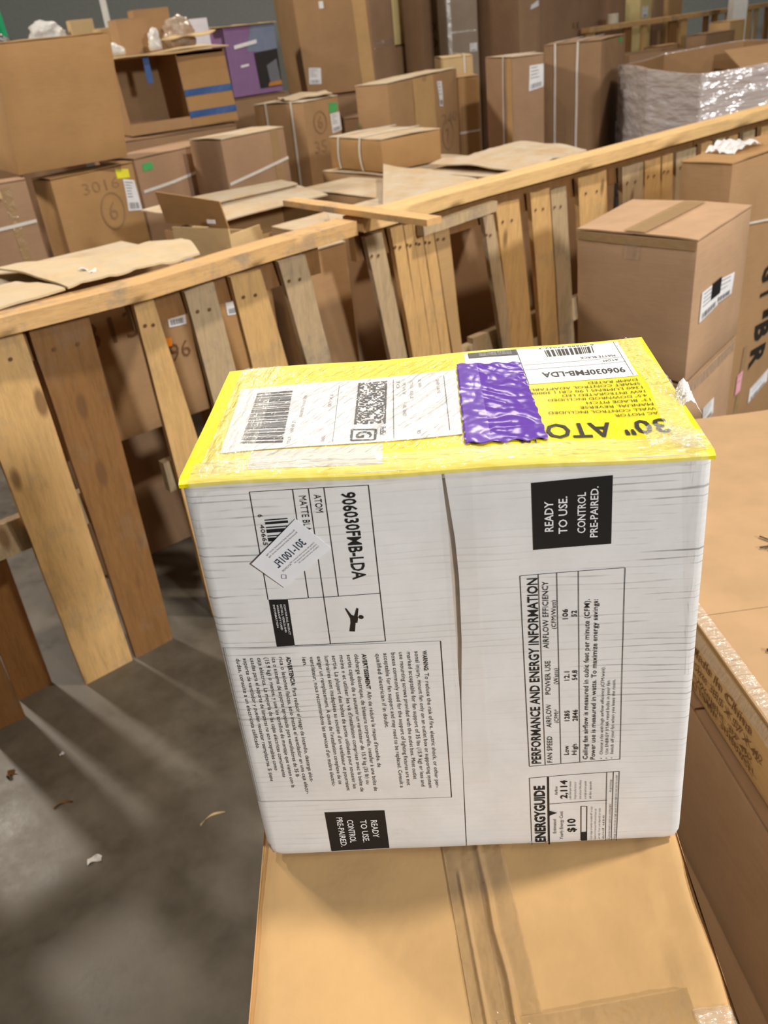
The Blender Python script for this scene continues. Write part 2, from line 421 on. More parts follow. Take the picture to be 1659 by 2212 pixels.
# round headed logo figure
quad(mb, PF, [(.0877, .2151), (.0911, .2147), (.0925, .2225), (.0895, .2225)], 0, .0005, 2)
quad(mb, PF, [(.0893, .2222), (.0935, .2215), (.0945, .2262), (.0898, .2285)], 0, .0005, 2)
quad(mb, PF, [(.0870, .2335), (.0877, .2337), (.0915, .2262), (.0896, .2252)], 0, .0005, 2)
quad(mb, PF, [(.0945, .2335), (.0955, .2328), (.0940, .2252), (.0918, .2258)], 0, .0005, 2)
mb.poly([PF(.0965 + .0016 * math.cos(t * .524), .2260 + .0016 * math.sin(t * .524), .0005) for t in range(12)])
# black box with tiny white lettering
quad(mb, PF, [(.0390, .2428), (.0384, .2058), (.0503, .2059), (.0512, .2426)], 0, .0004, 6)
for k, t_ in enumerate(('SCAN FOR FULL PRODUCT', 'DETAILS, VIDEOS AND', 'WARRANTY CARD', 'INFORMATION')):
    TL(mb, t_, 47.8 - k * 2.3, 239, 215 + 2 * k, 1.2, 1, .01, .0007)
mb.build('model_print', [INK, PAPW], box, recalc=False)
# warning block
mb = MB()
LN(mb, 3.4, 206.5, 146.0, 202.6, .35, 1); LN(mb, 146.0, 202.6, 144.2, 57, .5); LN(mb, 144.2, 57, 3.0, 62.0, .3, 1); LN(mb, 3.4, 206.5, 3.0, 62.0, .3, 1)
warn = ['WARNING: To reduce the risk of fire, electric shock, or other per-', 'sonal injury, mount fan only on an outlet box or supporting system', 'marked acceptable for fan support of 35 lbs (15.9 kg) or less and', 'use mounting screws provided with the outlet box. Most outlet', 'boxes commonly used for the support of lighting fixtures are not', 'acceptable for fan support and may need to be replaced. Consult a', 'qualified electrician if in doubt.']
avert = ["AVERTISSEMENT : Afin de réduire le risque d'incendie, de", 'décharge électrique, de blessure corporelle, installer à une boîte de', 'sortie capable de « soutenir un ventilateur de 15.9 kg (35 lb) ou', "moins » et utiliser les vis d'installation comprises avec la boîte de", 'sortie. La plupart des boîtes de sortie utilisées pour soutenir les', "luminaires sont inadaptées au soutien d'un ventilateur et pourraient", "exiger un remplacement. À cause de l'installation complexe de ce", "ventilateur, nous recommandons les services d'un maître électric-", 'ien.']
adv = ['ADVERTENCIA: Para reducir el riesgo de incendio, descarga eléct-', 'rica o lesiones físicas, sólo instale el ventilador en una caja eléctr-', 'ica o sistema de soporte apropiado para ventiladores de 35 lb', '(15.9 kg) o menos, y use los tornillos de montaje que vienen con la', 'caja eléctrica. La mayoría de las cajas eléctricas comúnmente', 'usadas para el soporte de lámparas no son aceptables como', 'soporte de ventilador y pueden necesitar reemplazarse. Si tiene', 'dudas, consulte a un electricista calificado.']
def para(lines, a0, step, b0, full):
    mx = max(len(l) for l in lines)
    for k, l in enumerate(lines):
        ln = full * len(l) / mx; a = a0 - k * step; hd = l.split(' ')[0].rstrip(':') if k == 0 else None
        if hd and hd.isupper():
            hl = ln * len(hd) / len(l) * 1.25
            TL(mb, l[:len(hd) + 1], a, b0, b0 - hl, 2.7, 0, .02)
            TL(mb, l[len(hd) + 1:].strip(' :'), a, b0 - hl - 1.8, b0 - ln, 2.7)
        else: TL(mb, l, a, b0, b0 - ln, 2.7)
para(warn, 133.6, 5.15, 195.5, 127.5); para(avert, 93.6, 4.98, 196.0, 128.0); para(adv, 43.2, 4.85, 197.3, 129.0)
mb.build('warning_print', [INK, GREYINK], box, recalc=False)
# black blocks
mb = MB(); quad(mb, PF, [(.0488, .0038), (.0935, .0038), (.0938, .0466), (.0491, .0473)], 0, .0004, 8)
TL(mb, 'READY', 82.4, 36.5, 17.0, 4.6, 1, .012, .0007); TL(mb, 'TO USE.', 74.4, 37.3, 12.2, 4.6, 1, .012, .0007)
TL(mb, 'CONTROL', 64.5, 38.0, 12.5, 4.6, 1, .012, .0007); TL(mb, 'PRE-PAIRED.', 57.0, 41.5, 8.5, 4.4, 1, .012, .0007)
mb.build('black_print_block', [INK, PAPW], box, recalc=False)
mb = MB(); quad(mb, PF, [(.2073, .2687), (.2541, .2704), (.2539, .3174), (.2069, .3151)], 0, .0004, 8)
TR(mb, 'READY', 219.3, 281.4, 302.3, 5.0, 1, .014, .0007); TR(mb, 'TO USE.', 227.6, 279.4, 305.0, 5.0, 1, .014, .0007)
TR(mb, 'CONTROL', 238.4, 279.2, 307.2, 4.6, 1, .014, .0007); TR(mb, 'PRE-PAIRED.', 245.7, 275.8, 310.7, 4.4, 1, .014, .0007)
mb.build('black_print_block', [INK, PAPW], box, recalc=False)
# performance table
mb = MB()
for q in ((198.7, 250, 263, 252.5), (263, 252.5, 264.4, 88.1), (264.4, 88.1, 201.2, 84.5), (201.2, 84.5, 198.7, 250), (210, 250.3, 212.4, 85.3), (221.4, 250.7, 223.4, 86.0), (234.7, 251.2, 236.6, 86.8)): LN(mb, *q, .4)
TR(mb, 'PERFORMANCE AND ENERGY INFORMATION', 209.4, 87.0, 247.8, 6.2, 0, .014)
TR(mb, 'FAN SPEED', 217.4, 87.6, 113.2, 3.4); TR(mb, 'AIRFLOW', 217.1, 121.6, 142.9, 3.4); TR(mb, '(CFM)*', 222.0, 125.4, 137.8, 2.8)
TR(mb, 'POWER USE', 216.8, 151.8, 181.1, 3.4); TR(mb, '(Watts)', 221.9, 160.5, 174.4, 2.8); TR(mb, 'AIRFLOW EFFICIENCY', 216.0, 191.6, 244.8, 3.5); TR(mb, '(CFM/Watt)', 220.8, 207.3, 229.9, 2.8)
for s_, a_, b0, b1 in (('Low', 228.9, 94.4, 103.6), ('High', 234.4, 94.1, 104.8), ('1285', 229.4, 126.7, 136.3), ('2846', 234.9, 126.3, 136.7), ('12.1', 229.3, 163.2, 171.1), ('54.8', 234.5, 163.2, 171.9), ('106', 228.3, 214.6, 222.6), ('52', 233.9, 216.2, 221.2)): TR(mb, s_, a_, b0, b1, 3.2, 0, .008)
TR(mb, 'Ceiling fan airflow is measured in cubic feet per minute (CFM).', 241.9, 89.2, 229.6, 3.1, 0, .006)
TR(mb, 'Power use is measured in watts. To maximize energy savings:', 247.1, 88.9, 229.3, 3.1, 0, .006)
for s_, a_, b1 in (('Choose a fan with high airflow efficiency (CFM/watt).', 252.4, 173.7), ('Use ENERGY STAR rated bulbs in your fan.', 256.1, 161.9), ('Switch off your fan when you leave the room.', 259.7, 162.2)):
    TR(mb, s_, a_, 93.5, b1, 2.0); rect(mb, PF, (a_ - 1.3) * mm, .0893, (a_ - .7) * mm, .0900, 0, .0005, 1)
mb.build('performance_table_print', [INK], box, recalc=False)
# energy guide
mb = MB()
for q in ((201, 72.7, 264.3, 75.8), (264.3, 75.8, 264.1, 1.2), (201, 72.7, 201.3, .8), (214.9, 44.7, 256.3, 46.3), (255.6, 75.7, 256.0, 2.4), (260.2, 75.5, 260.3, 2)): LN(mb, *q, .4)
LN(mb, 214.2, 72.9, 214.1, 1.0, 1.3); TR(mb, 'ENERGYGUIDE', 211.5, 4.2, 64.3, 7.2, 0, .03)
mb.poly([PF(.2146, .0325, .0006), PF(.2205, .0352, .0006), PF(.2146, .0379, .0006)])
TR(mb, 'Airflow', 221.0, 53.8, 63.0, 2.0); TR(mb, '2,114', 227.7, 49.8, 68.7, 4.6, 0, .02); TR(mb, 'Estimated', 219.6, 13.0, 28.1, 2.2); TR(mb, 'Yearly Energy Cost', 224.6, 6.1, 36.3, 2.3)
TR(mb, '$10', 233.7, 13.4, 27.9, 5.6, 0, .02)
for q in ((237.8, 40.7, 242, 40.5), (242, 40.5, 242.1, 3.3), (237.8, 40.7, 237.9, 3.6)): LN(mb, *q, .5)
rect(mb, PF, .2379, .0034, .2421, .0127, 0, .0005, 2)
rr = random.Random(4)
fill = ['cubic feet per minute', 'The higher the airflow, the more air', 'the fan will move. Airflow efficiency', 'is at high and low speeds', 'all fan speeds']
for k, t_ in enumerate(fill): TR(mb, t_, 230.6 + k * 3.6, 48.5, 66 + rr.random() * 6, 1.3)
for k, t_ in enumerate(('Cost range of similar models 49" or less', 'Based on 12 cents per kWh and 6.4 hours use', 'per day. Your cost depends on rates', 'and use')): TR(mb, t_, 246 + k * 2.9, 4, 42 - 8 * (k > 2) - rr.random() * 5, 1.2)
TR(mb, 'ftc.gov/energy', 259.2, 55, 68, 1.3); TR(mb, 'All estimates based on typical use, excluding lights', 259.2, 3, 42, 1.2); TR(mb, 'Energy used by the fan at high speed and the light kit may vary by model', 263.2, 3, 72, 1.2)
mb.build('energy_guide_print', [INK], box, recalc=False)
# rotated price-style sticker
SA, SB, SC_, SD = Vector((.0649, .3004)), Vector((.0839, .2789)), Vector((.0505, .2517)), Vector((.0329, .2711))
mb = MB(); mb.sheet(lambda u, v: PF(*((SA * (1 - u) + SB * u) * (1 - v) + (SD * (1 - u) + SC_ * u) * v), .0009 + .0010 * (1 - u) * v), (0, -1, 0), .0003, 6, 6)
e1 = (SC_ - SB).normalized(); e2 = (SA - SB).normalized()
def PS(a, b, lift=0):
    q = SB + e1 * a + e2 * b; L1 = (SC_ - SB).length; L2 = (SA - SB).length
    return PF(q.x, q.y, .0009 + .0010 * max(0, min(1, b / L2)) * max(0, min(1, a / L1)) + lift)
text(mb, '301-1001FL', PS, (.0080, .0125), RT, UP, .026, .0052, 1, .012, .0003)
for k in range(3): text(mb, 'Ceiling fan carton item location 301', PS, (.004, .0095 - k * .0018), RT, UP, .022 - k * .002, .0009, 2, 0, .0003)
for k in range(2): text(mb, 'Received and inspected stock tag', PS, (.006, .0215 + k * .0020), RT, UP, .026, .0010, 2, 0, .0003)
text(mb, 'ATOM30', PS, (.026, .0085), RT, UP, .008, .0013, 2, 0, .0003)
ring(mb, PS, (.0365, .0060), .0020, .0004, mi=2, lift=.0003, n=4)
mb.build('stock_sticker', [PAP, plain('blue_black_ink', (.03, .045, .075), .5), GREYINK], box, recalc=False, label='small white sticker stuck on askew')
# clear tape over the front seam
mb = MB(); mb.grid(lambda u, v: PF(.1535 + .020 * u, .07 + .253 * v, .0012 + nz((u * 2, v * 9, 0), 1, .0005)), 6, 40)
mb.build('clear_tape', film('clear_tape_faint', (.9, .9, .88), .02, .15, .3, 30, gloss=.05), box, smooth=R(80), recalc=False)

# --- top prints (upside down: read towards the left, letters point to the viewer)
def TT(mb, s, b_base, a_start, a_end, cap, mi=0, bold=0.0, lift=.0005):
    text(mb, s, PTL, (a_start * mm, b_base * mm), LF, DN, (a_start - a_end) * mm, cap * mm, mi, bold, lift)
mb = MB()
TT(mb, '30"', 45.5, 294.0, 267.0, 18.0, 0, .016); TT(mb, 'ATOM', 44.5, 260.5, 206, 19.0, 0, .016); TT(mb, 'TM', 24.5, 215, 204, 4.0)
for s_, b_, a0, a1 in (('AC MOTOR', 56.5, 292.5, 265.9), ('WALL CONTROL INCLUDED', 63.3, 292.6, 225.5), ('MANUAL REVERSE', 70.3, 292.6, 246.8), ('13° BLADE PITCH', 77.2, 292.6, 252), ('4.5" DOWNROD INCLUDED', 84.0, 292, 228.1), ('16W INTEGRATED LED', 90.4, 292.1, 238.3), ('1360 LUMENS | 90 CRI | 3000K', 97.0, 291.9, 217), ('SMART CONTROL ADAPTABLE', 103.5, 291.7, 217), ('DAMP RATED', 109.8, 291.4, 258.6)): TT(mb, s_, b_, a0, a1, 3.9)
mb.build('yellow_panel_print', [INK], box, recalc=False)
mb = MB()
quad(mb, PTL, [(.2187, .1120), (.2936, .1150), (.2927, .1815), (.1800, .1805)], 0, .0003, 10)
quad(mb, PTL, [(.1790, .1300), (.2190, .1120), (.2190, .1800), (.1790, .1800)], 0, .00028, 6)
quad(mb, PTL, [(.1821, .1690), (.2179, .1680), (.2175, .1800), (.1820, .1800)], 1, .0005, 4)
for k in range(3): TT(mb, 'SCAN FOR FULL PRODUCT DETAILS', 177.5 - k * 2.6, 214, 190, 1.2, 0, 0, .0008)
line(mb, PTL, (.2195, .112), (.2180, .1805), .0004, 1, .0005); line(mb, PTL, (.2198, .138), (.2900, .141), .0004, 1, .0005); line(mb, PTL, (.2198, .147), (.2900, .150), .0004, 1, .0005)
line(mb, PTL, (.2905, .1160), (.2895, .1810), .0003, 1, .0005)
TT(mb, '906030FMB-LDA', 130.9, 287, 230.5, 8.6, 1, .018); TT(mb, 'ATOM', 147.3, 286.3, 275.8, 3.6, 1); TT(mb, 'MATTE BLACK', 155.8, 285.8, 261, 3.6, 1)
bars(mb, PTL, [(.2725, .1630), (.2385, .1605), (.2380, .1740), (.2732, .1760)], 52, 1, .0005, 8); TT(mb, '6 40665 27042 3', 180.0, 275, 235, 2.8, 1)
mb.build('model_label', [PAP, INK], box, recalc=False)
mb = MB()   # strip of torn paper below the shipping label
quad(mb, PTL, [(.0396, .0067), (.1208, .0074), (.1203, .0343), (.0384, .0314)], 0, .0003, 8)
mb.build('torn_paper', [plain('dirty_paper', (.66, .63, .58), .6)], box, recalc=False)
# shipping label
SL = [Vector((.0187, .0315)), Vector((.1697, .0386)), Vector((.1710, .1471)), Vector((.0152, .1403))]
mb = MB(); mb.sheet(lambda u, v: PTL(*((SL[0] * (1 - u) + SL[1] * u) * (1 - v) + (SL[3] * (1 - u) + SL[2] * u) * v), .0009), (0, 0, 1), .0003, 20, 14)
PL = lambda a, b, lift=0: PTL(a, b, .0009 + lift)
bars(mb, PL, [(.0297, .0430), (.0287, .1293), (.0542, .1295), (.0572, .0405)], 92, 1, .0003, 11)
r = random.Random(9)
for i in range(16):
    for j in range(44):
        if r.random() < .48: rect(mb, PL, .1020 + i * .0012, .0635 + j * .00165, .1020 + (i + 1) * .0012, .0635 + (j + 1) * .00165, 1, .0003, 1)
line(mb, PL, (.1018, .0632), (.1018, .1360), .0012, 1); line(mb, PL, (.1212, .0622), (.1213, .1365), .0012, 1)
for q in (((.1004, .0392), (.1154, .0388)), ((.1154, .0388), (.1156, .0540)), ((.1156, .0540), (.1004, .0555)), ((.1004, .0555), (.1004, .0392))): line(mb, PL, q[0], q[1], .0016, 1)
text(mb, 'G', PL, (.1035, .0520), DN, RT, .0095, .0095, 1, .02, .0004)
line(mb, PL, (.1262, .1372), (.1272, .0384), .0004, 1); line(mb, PL, (.1623, .1365), (.1623, .0448), .0004, 1); line(mb, PL, (.0875, .1331), (.0890, .0374), .0004, 2)
text(mb, 'FedEx', PL, (.1185, .0575), DN, RT, .0125, .0034, 1, .02, .0004); text(mb, 'Ground', PL, (.1160, .0545), DN, RT, .008, .0016, 2, 0, .0004)
for a_, b0, b1, s_ in ((.1565, .130, .105, 'SHIP DATE'), (.1440, .133, .118, 'BILL SENDER'), (.1380, .133, .100, 'ACTWGT 18.50 LB'), (.1330, .130, .108, 'DIMS 15x9x16 IN'), (.1330, .090, .072, 'REF 30427'), (.1285, .135, .120, 'TO'), (.0815, .0480, .0385, '75090'), (.0600, .0480, .0385, '#700'), (.0820, .118, .095, 'TX-US'), (.0635, .119, .080, '(9622 0019 0) 4 (000 000 0000)'), (.0600, .0750, .0560, '1Z 44 091'), (.1420, .0480, .0430, 'RS')):
    text(mb, s_, PL, (a_, b0), DN, RT, b0 - b1, .0022, 2, 0, .0004)
mb.build('shipping_label', [PAP, plain('label_black', (.07, .075, .085), .55), GREYINK], box, recalc=False)
# purple tape
PV = [Vector((.1704, .0225)), Vector((.2200, .0235)), Vector((.2177, .1500)), Vector((.1725, .1560))]
mb = MB()
def pv(u, v):
    p = (PV[0] * (1 - u) + PV[1] * u) * (1 - v) + (PV[3] * (1 - u) + PV[2] * u) * v
    e = .0008 * math.sin(v * 60) if u in (0, 1) else 0
    e *= .5
    wr = abs(noise.noise(Vector((u * 2.2, v * 9 + u * 1.5, 3)))) * .0012 + abs(noise.noise(Vector((u * 5, v * 12, 7)))) * .0005
    return PTL(p.x + e, p.y + (.0015 * math.sin(u * 23) if v in (0, 1) else 0), .0014 + wr)
mb.sheet(pv, (0, 0, 1), .0003, 60, 110)
mb.build('purple_tape', film('violet_film', (.135, .06, .39), .90, .18, .5, 30, (1, 1, 1), .003, gloss=.02, fk=.14), box, smooth=R(60), recalc=False)
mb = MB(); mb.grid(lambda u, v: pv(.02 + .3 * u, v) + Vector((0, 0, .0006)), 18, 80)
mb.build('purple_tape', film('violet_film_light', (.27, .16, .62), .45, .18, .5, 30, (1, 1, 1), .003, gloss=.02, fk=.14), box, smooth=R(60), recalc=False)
# clear packing tape around the top edges, wrinkled and glossy
def strip(name, mat, fn, nu, nv): 
    mb = MB(); mb.grid(fn, nu, nv); return mb.build(name, mat, box, smooth=R(80), recalc=False)
def wr(u, v, fu, fv, amp, o=0): return abs(noise.noise(Vector((u * fu, v * fv, o)))) * amp
strip('clear_tape', CLX, lambda u, v: PTL(.010 + .030 * u, .002 + .180 * v, .0014 + wr(u, v, 3, 14, .0022, 1)), 30, 90)
strip('clear_tape', CLR, lambda u, v: PTL(.040 + .130 * u, .020 + .150 * v, .0020 + wr(u + v * .8, v, 9, 3, .0020, 2)), 80, 60)
def fr_tape(u, v):
    a = .006 + .300 * u; L = .024 * v          # v 0..1 : from 24 mm back on the top, over the edge, 6 mm down the front
    if L < .018: return PTL(a, .018 - L, .0016 + wr(u, v, 26, 3, .0022, 4))
    return Vector(PF(a, .327 - (L - .018), .0050 + wr(u, v, 26, 3, .0012, 4))) + Vector((0, 0, .0030))
strip('clear_tape', CLY, fr_tape, 160, 24)
strip('clear_tape', CLY, lambda u, v: PTL(.2935 + .0155 * u - .002 * math.sin(v * 9), .003 + .178 * v, .0012 + wr(u, v, 4, 18, .0024, 6)), 30, 100)
strip('clear_tape', CLY, lambda u, v: PTL(.276 + .033 * u, .002 + .026 * v + .006 * math.sin(u * 5), .0030 + wr(u, v, 8, 6, .0022, 7)), 30, 24)
def fl_tape(u, v): return PF(.001 + .006 * u + .010 * (v ** 3), .322 - .0 - .030 * (1 - v), .0012 + wr(u, v, 3, 5, .0008, 8))
strip('clear_tape', CLR, fl_tape, 6, 16)
def fr2(u, v): return PF(.306 - .012 * u * v, .326 - .16 * (1 - v) * 1, .0014 + wr(u, v, 3, 12, .0009, 9))
strip('clear_tape', CLR, fr2, 6, 40)
# loose curls of tape standing off the right edge
mb = MB()
mb.grid(lambda u, v: PTL(.308 + .013 * u, .060 + .020 * v + .003 * math.sin(u * 4), -.002 - .004 * u + .006 * math.sin(u * 3.1) * (1 + v) + wr(u, v, 5, 5, .003, 11)), 16, 12)
mb.build('tape_curl', film('tape_curl_film', (.85, .85, .84), .85, .2, 1, 60), box, smooth=R(80), recalc=False)

# ------------------------------------------------------------------ cartons
def carton(label, o, yaw, w, d, h, mat=KR, top=None, shift=(0, 0), group=None, closed=True, name='cardboard_box', seam='y', amp=.004, cat='box', corners=None, tape=None, gap=.004, seg=5):
    """o front-left-bottom corner, local x along the front, y to the back. returns the Empty"""
    t = thing(name, label, cat, o, R(yaw), group)
    sd = random.random() * 50
    if corners: B8 = [Vector(c) for c in corners]
    else:
        x1, y1 = shift
        B8 = [Vector(p) for p in ((0, 0, 0), (w, 0, 0), (w, d, 0), (0, d, 0), (x1, y1, h), (w + x1, y1, h), (w + x1, d + y1, h), (x1, d + y1, h))]
    t['w'] = 0; del t['w']
    def tri(u, v, k):
        return bil(B8[:4], u, v) * (1 - k) + bil(B8[4:], u, v) * k
    def fn(u, v, k):
        p = tri(u, v, k); e = 4 * k * (1 - k); c = Vector((u - .5, v - .5, 0)) * 2
        bul = .010 * e
        p = p + Vector((c.x * bul * (4 * v * (1 - v)), c.y * bul * (4 * u * (1 - u)), 0))
        return p + Vector((nz(p, 7, amp, sd), nz(p, 7, amp, sd + 9), 0))
    th = .006; hk = 1 - (.004 / max(h, .05)) if closed else 1
    mb = MB()
    if closed:
        mb.grid(lambda a, b: fn(a, b, 0), seg, seg); mb.grid(lambda a, b: fn(a, b, hk), seg, seg)
        for f in (lambda a, b: fn(a, 0, b * hk), lambda a, b: fn(a, 1, b * hk), lambda a, b: fn(0, a, b * hk), lambda a, b: fn(1, a, b * hk)): mb.grid(f, seg, seg)
        mb.build('body', mat, t, bevel=.003, smooth=R(35))
        for s_ in (0, 1):
            fb = MB()
            def ff(u, v, s_=s_):
                if seam == 'y': uu, vv = u, (v * .5 - gap * s_ if s_ == 0 else .5 + gap + v * (.5 - gap))
                else: uu, vv = (u * .5 if s_ == 0 else .5 + gap + u * (.5 - gap)), v
                p = tri(uu, vv, 1); k = abs((vv if seam == 'y' else uu) - .5) * 2
                return p + Vector((0, 0, .003 + .004 * (1 - k) + nz(p, 9, .003, sd)))
            fb.sheet(ff, (0, 0, 1), .004, 6, 5); fb.build('top_flap', top or mat, t, smooth=R(40))
    else:
        i = .006
        for f in (lambda a, b: fn(a, 0, b), lambda a, b: fn(a, 1, b), lambda a, b: fn(0, a, b), lambda a, b: fn(1, a, b)):
            mb.grid(f, seg, seg)
        ix = i / max(w, .01); iy = i / max(d, .01)
        for f in (lambda a, b: fn(lerp(ix, 1 - ix, a), iy, b), lambda a, b: fn(lerp(ix, 1 - ix, a), 1 - iy, b), lambda a, b: fn(ix, lerp(iy, 1 - iy, a), b), lambda a, b: fn(1 - ix, lerp(iy, 1 - iy, a), b)):
            mb.grid(f, seg, seg)
        mb.grid(lambda a, b: fn(a, b, 0), seg, seg)
        ru = [(0, 0, 1, 0, 1 - ix, iy, ix, iy), (1, 0, 1, 1, 1 - ix, 1 - iy, 1 - ix, iy), (1, 1, 0, 1, ix, 1 - iy, 1 - ix, 1 - iy), (0, 1, 0, 0, ix, iy, ix, 1 - iy)]
        for q in ru:
            mb.grid(lambda a, b, q=q: fn(lerp(lerp(q[0], q[2], a), lerp(q[6], q[4], a), b), lerp(lerp(q[1], q[3], a), lerp(q[7], q[5], a), b), 1), seg, 1)
        mb.build('body', mat, t, smooth=R(35), recalc=False)
    # faces in local coordinates
    def P(face):
        def g(a, b, lift=0):
            if face == 'F': p = fn(a / w, 0, b / h); return p + Vector((0, -lift - .0008, 0))
            if face == 'R': p = fn(1, a / d, b / h); return p + Vector((lift + .0008, 0, 0))
            if face == 'L': p = fn(0, a / d, b / h); return p + Vector((-lift - .0008, 0, 0))
            p = tri(a / w, b / d, 1); return p + Vector((0, 0, .0085 + lift))
        return g
    t_P[t.name] = P
    if tape:
        for face, c in tape: addquad(t, face, c, TAPE, 'packing_tape', .001)
    return t
t_P = {}
def addquad(t, face, c, mat, name, lift=.0012, th=.0006, label=None, n=6):
    P = t_P[t.name](face); mb = MB()
    nrm = {'F': (0, -1, 0), 'R': (1, 0, 0), 'L': (-1, 0, 0), 'T': (0, 0, 1)}[face]
    c = [Vector(q) for q in c]
    mb.sheet(lambda u, v: P(*((c[0] * (1 - u) + c[1] * u) * (1 - v) + (c[3] * (1 - u) + c[2] * u) * v), lift), nrm, th, n, n)
    return mb.build(name, mat, t, label=label)
def paper(t, face, c, rows=5, name='shipping_label', mat=None, label=None, code=True):
    """white label with print lines; c in order bottom-left, bottom-right, top-right, top-left"""
    P = t_P[t.name](face); mb = MB(); c = [Vector(q) for q in c]
    nrm = {'F': (0, -1, 0), 'R': (1, 0, 0), 'L': (-1, 0, 0), 'T': (0, 0, 1)}[face]
    at = lambda u, v: (c[0] * (1 - u) + c[1] * u) * (1 - v) + (c[3] * (1 - u) + c[2] * u) * v
    mb.sheet(lambda u, v: P(*at(u, v), .0016), nrm, .0006, 4, 4)
    rr = random.Random(len(t.name) + rows)
    for k in range(rows):
        v = .92 - k * .55 / rows; quad(mb, P, [at(.1, v - .03), at(.35 + rr.random() * .5, v - .03), at(.35 + rr.random() * .5, v), at(.1, v)], 1, .0026, 2)
    if code: bars(mb, P, [at(.12, .06), at(.85, .06), at(.85, .26), at(.12, .26)], 34, 1, .0026, rows)
    return mb.build(name, [mat or PAP, GREYINK], t, recalc=False, label=label)
def marker(t, face, s, p, length, cap, mat=BRINK, bold=.01, dirv=RT, upv=UP, name='marker_writing', ringr=None):
    P = t_P[t.name](face); mb = MB()
    text(mb, s, P, p, dirv, upv, length, cap, 0, bold, .002)
    if ringr: ring(mb, P, ringr[0], ringr[1], .008, ringr[2], 0, .002)
    return mb.build(name, mat, t, recalc=False)
def strapv(t, a, faceT=True, face='F', w_=.012, z0=0.0, dims=None):
    w, d, h = dims; P = t_P[t.name](face); mb = MB()
    mb.sheet(lambda u, v: P(a + w_ * u, z0 + (h - z0 + .004) * v, .003), {'F': (0, -1, 0), 'L': (-1, 0, 0), 'R': (1, 0, 0)}[face], .0015, 1, 8)
    if faceT:
        PT_ = t_P[t.name]('T')
        if face == 'F': mb.sheet(lambda u, v: PT_(a + w_ * u, d * v, .003), (0, 0, 1), .0015, 1, 8)
        else: mb.sheet(lambda u, v: PT_(w * v, a + w_ * u, .003), (0, 0, 1), .0015, 1, 8)
    return mb.build('strap', STRAP, t)
def straph(t, pts, face='F', w_=.013):
    P = t_P[t.name](face); mb = MB()
    for (a0, b0), (a1, b1) in zip(pts, pts[1:]):
        mb.sheet(lambda u, v: P(lerp(a0, a1, u), lerp(b0, b1, u) + w_ * (v - .5), .004), {'F': (0, -1, 0), 'R': (1, 0, 0), 'L': (-1, 0, 0)}[face], .0015, 4, 1)
    return mb.build('strap', STRAP, t)

KC = kraft('kraft_cream', (.62, .46, .26), dust=.5)
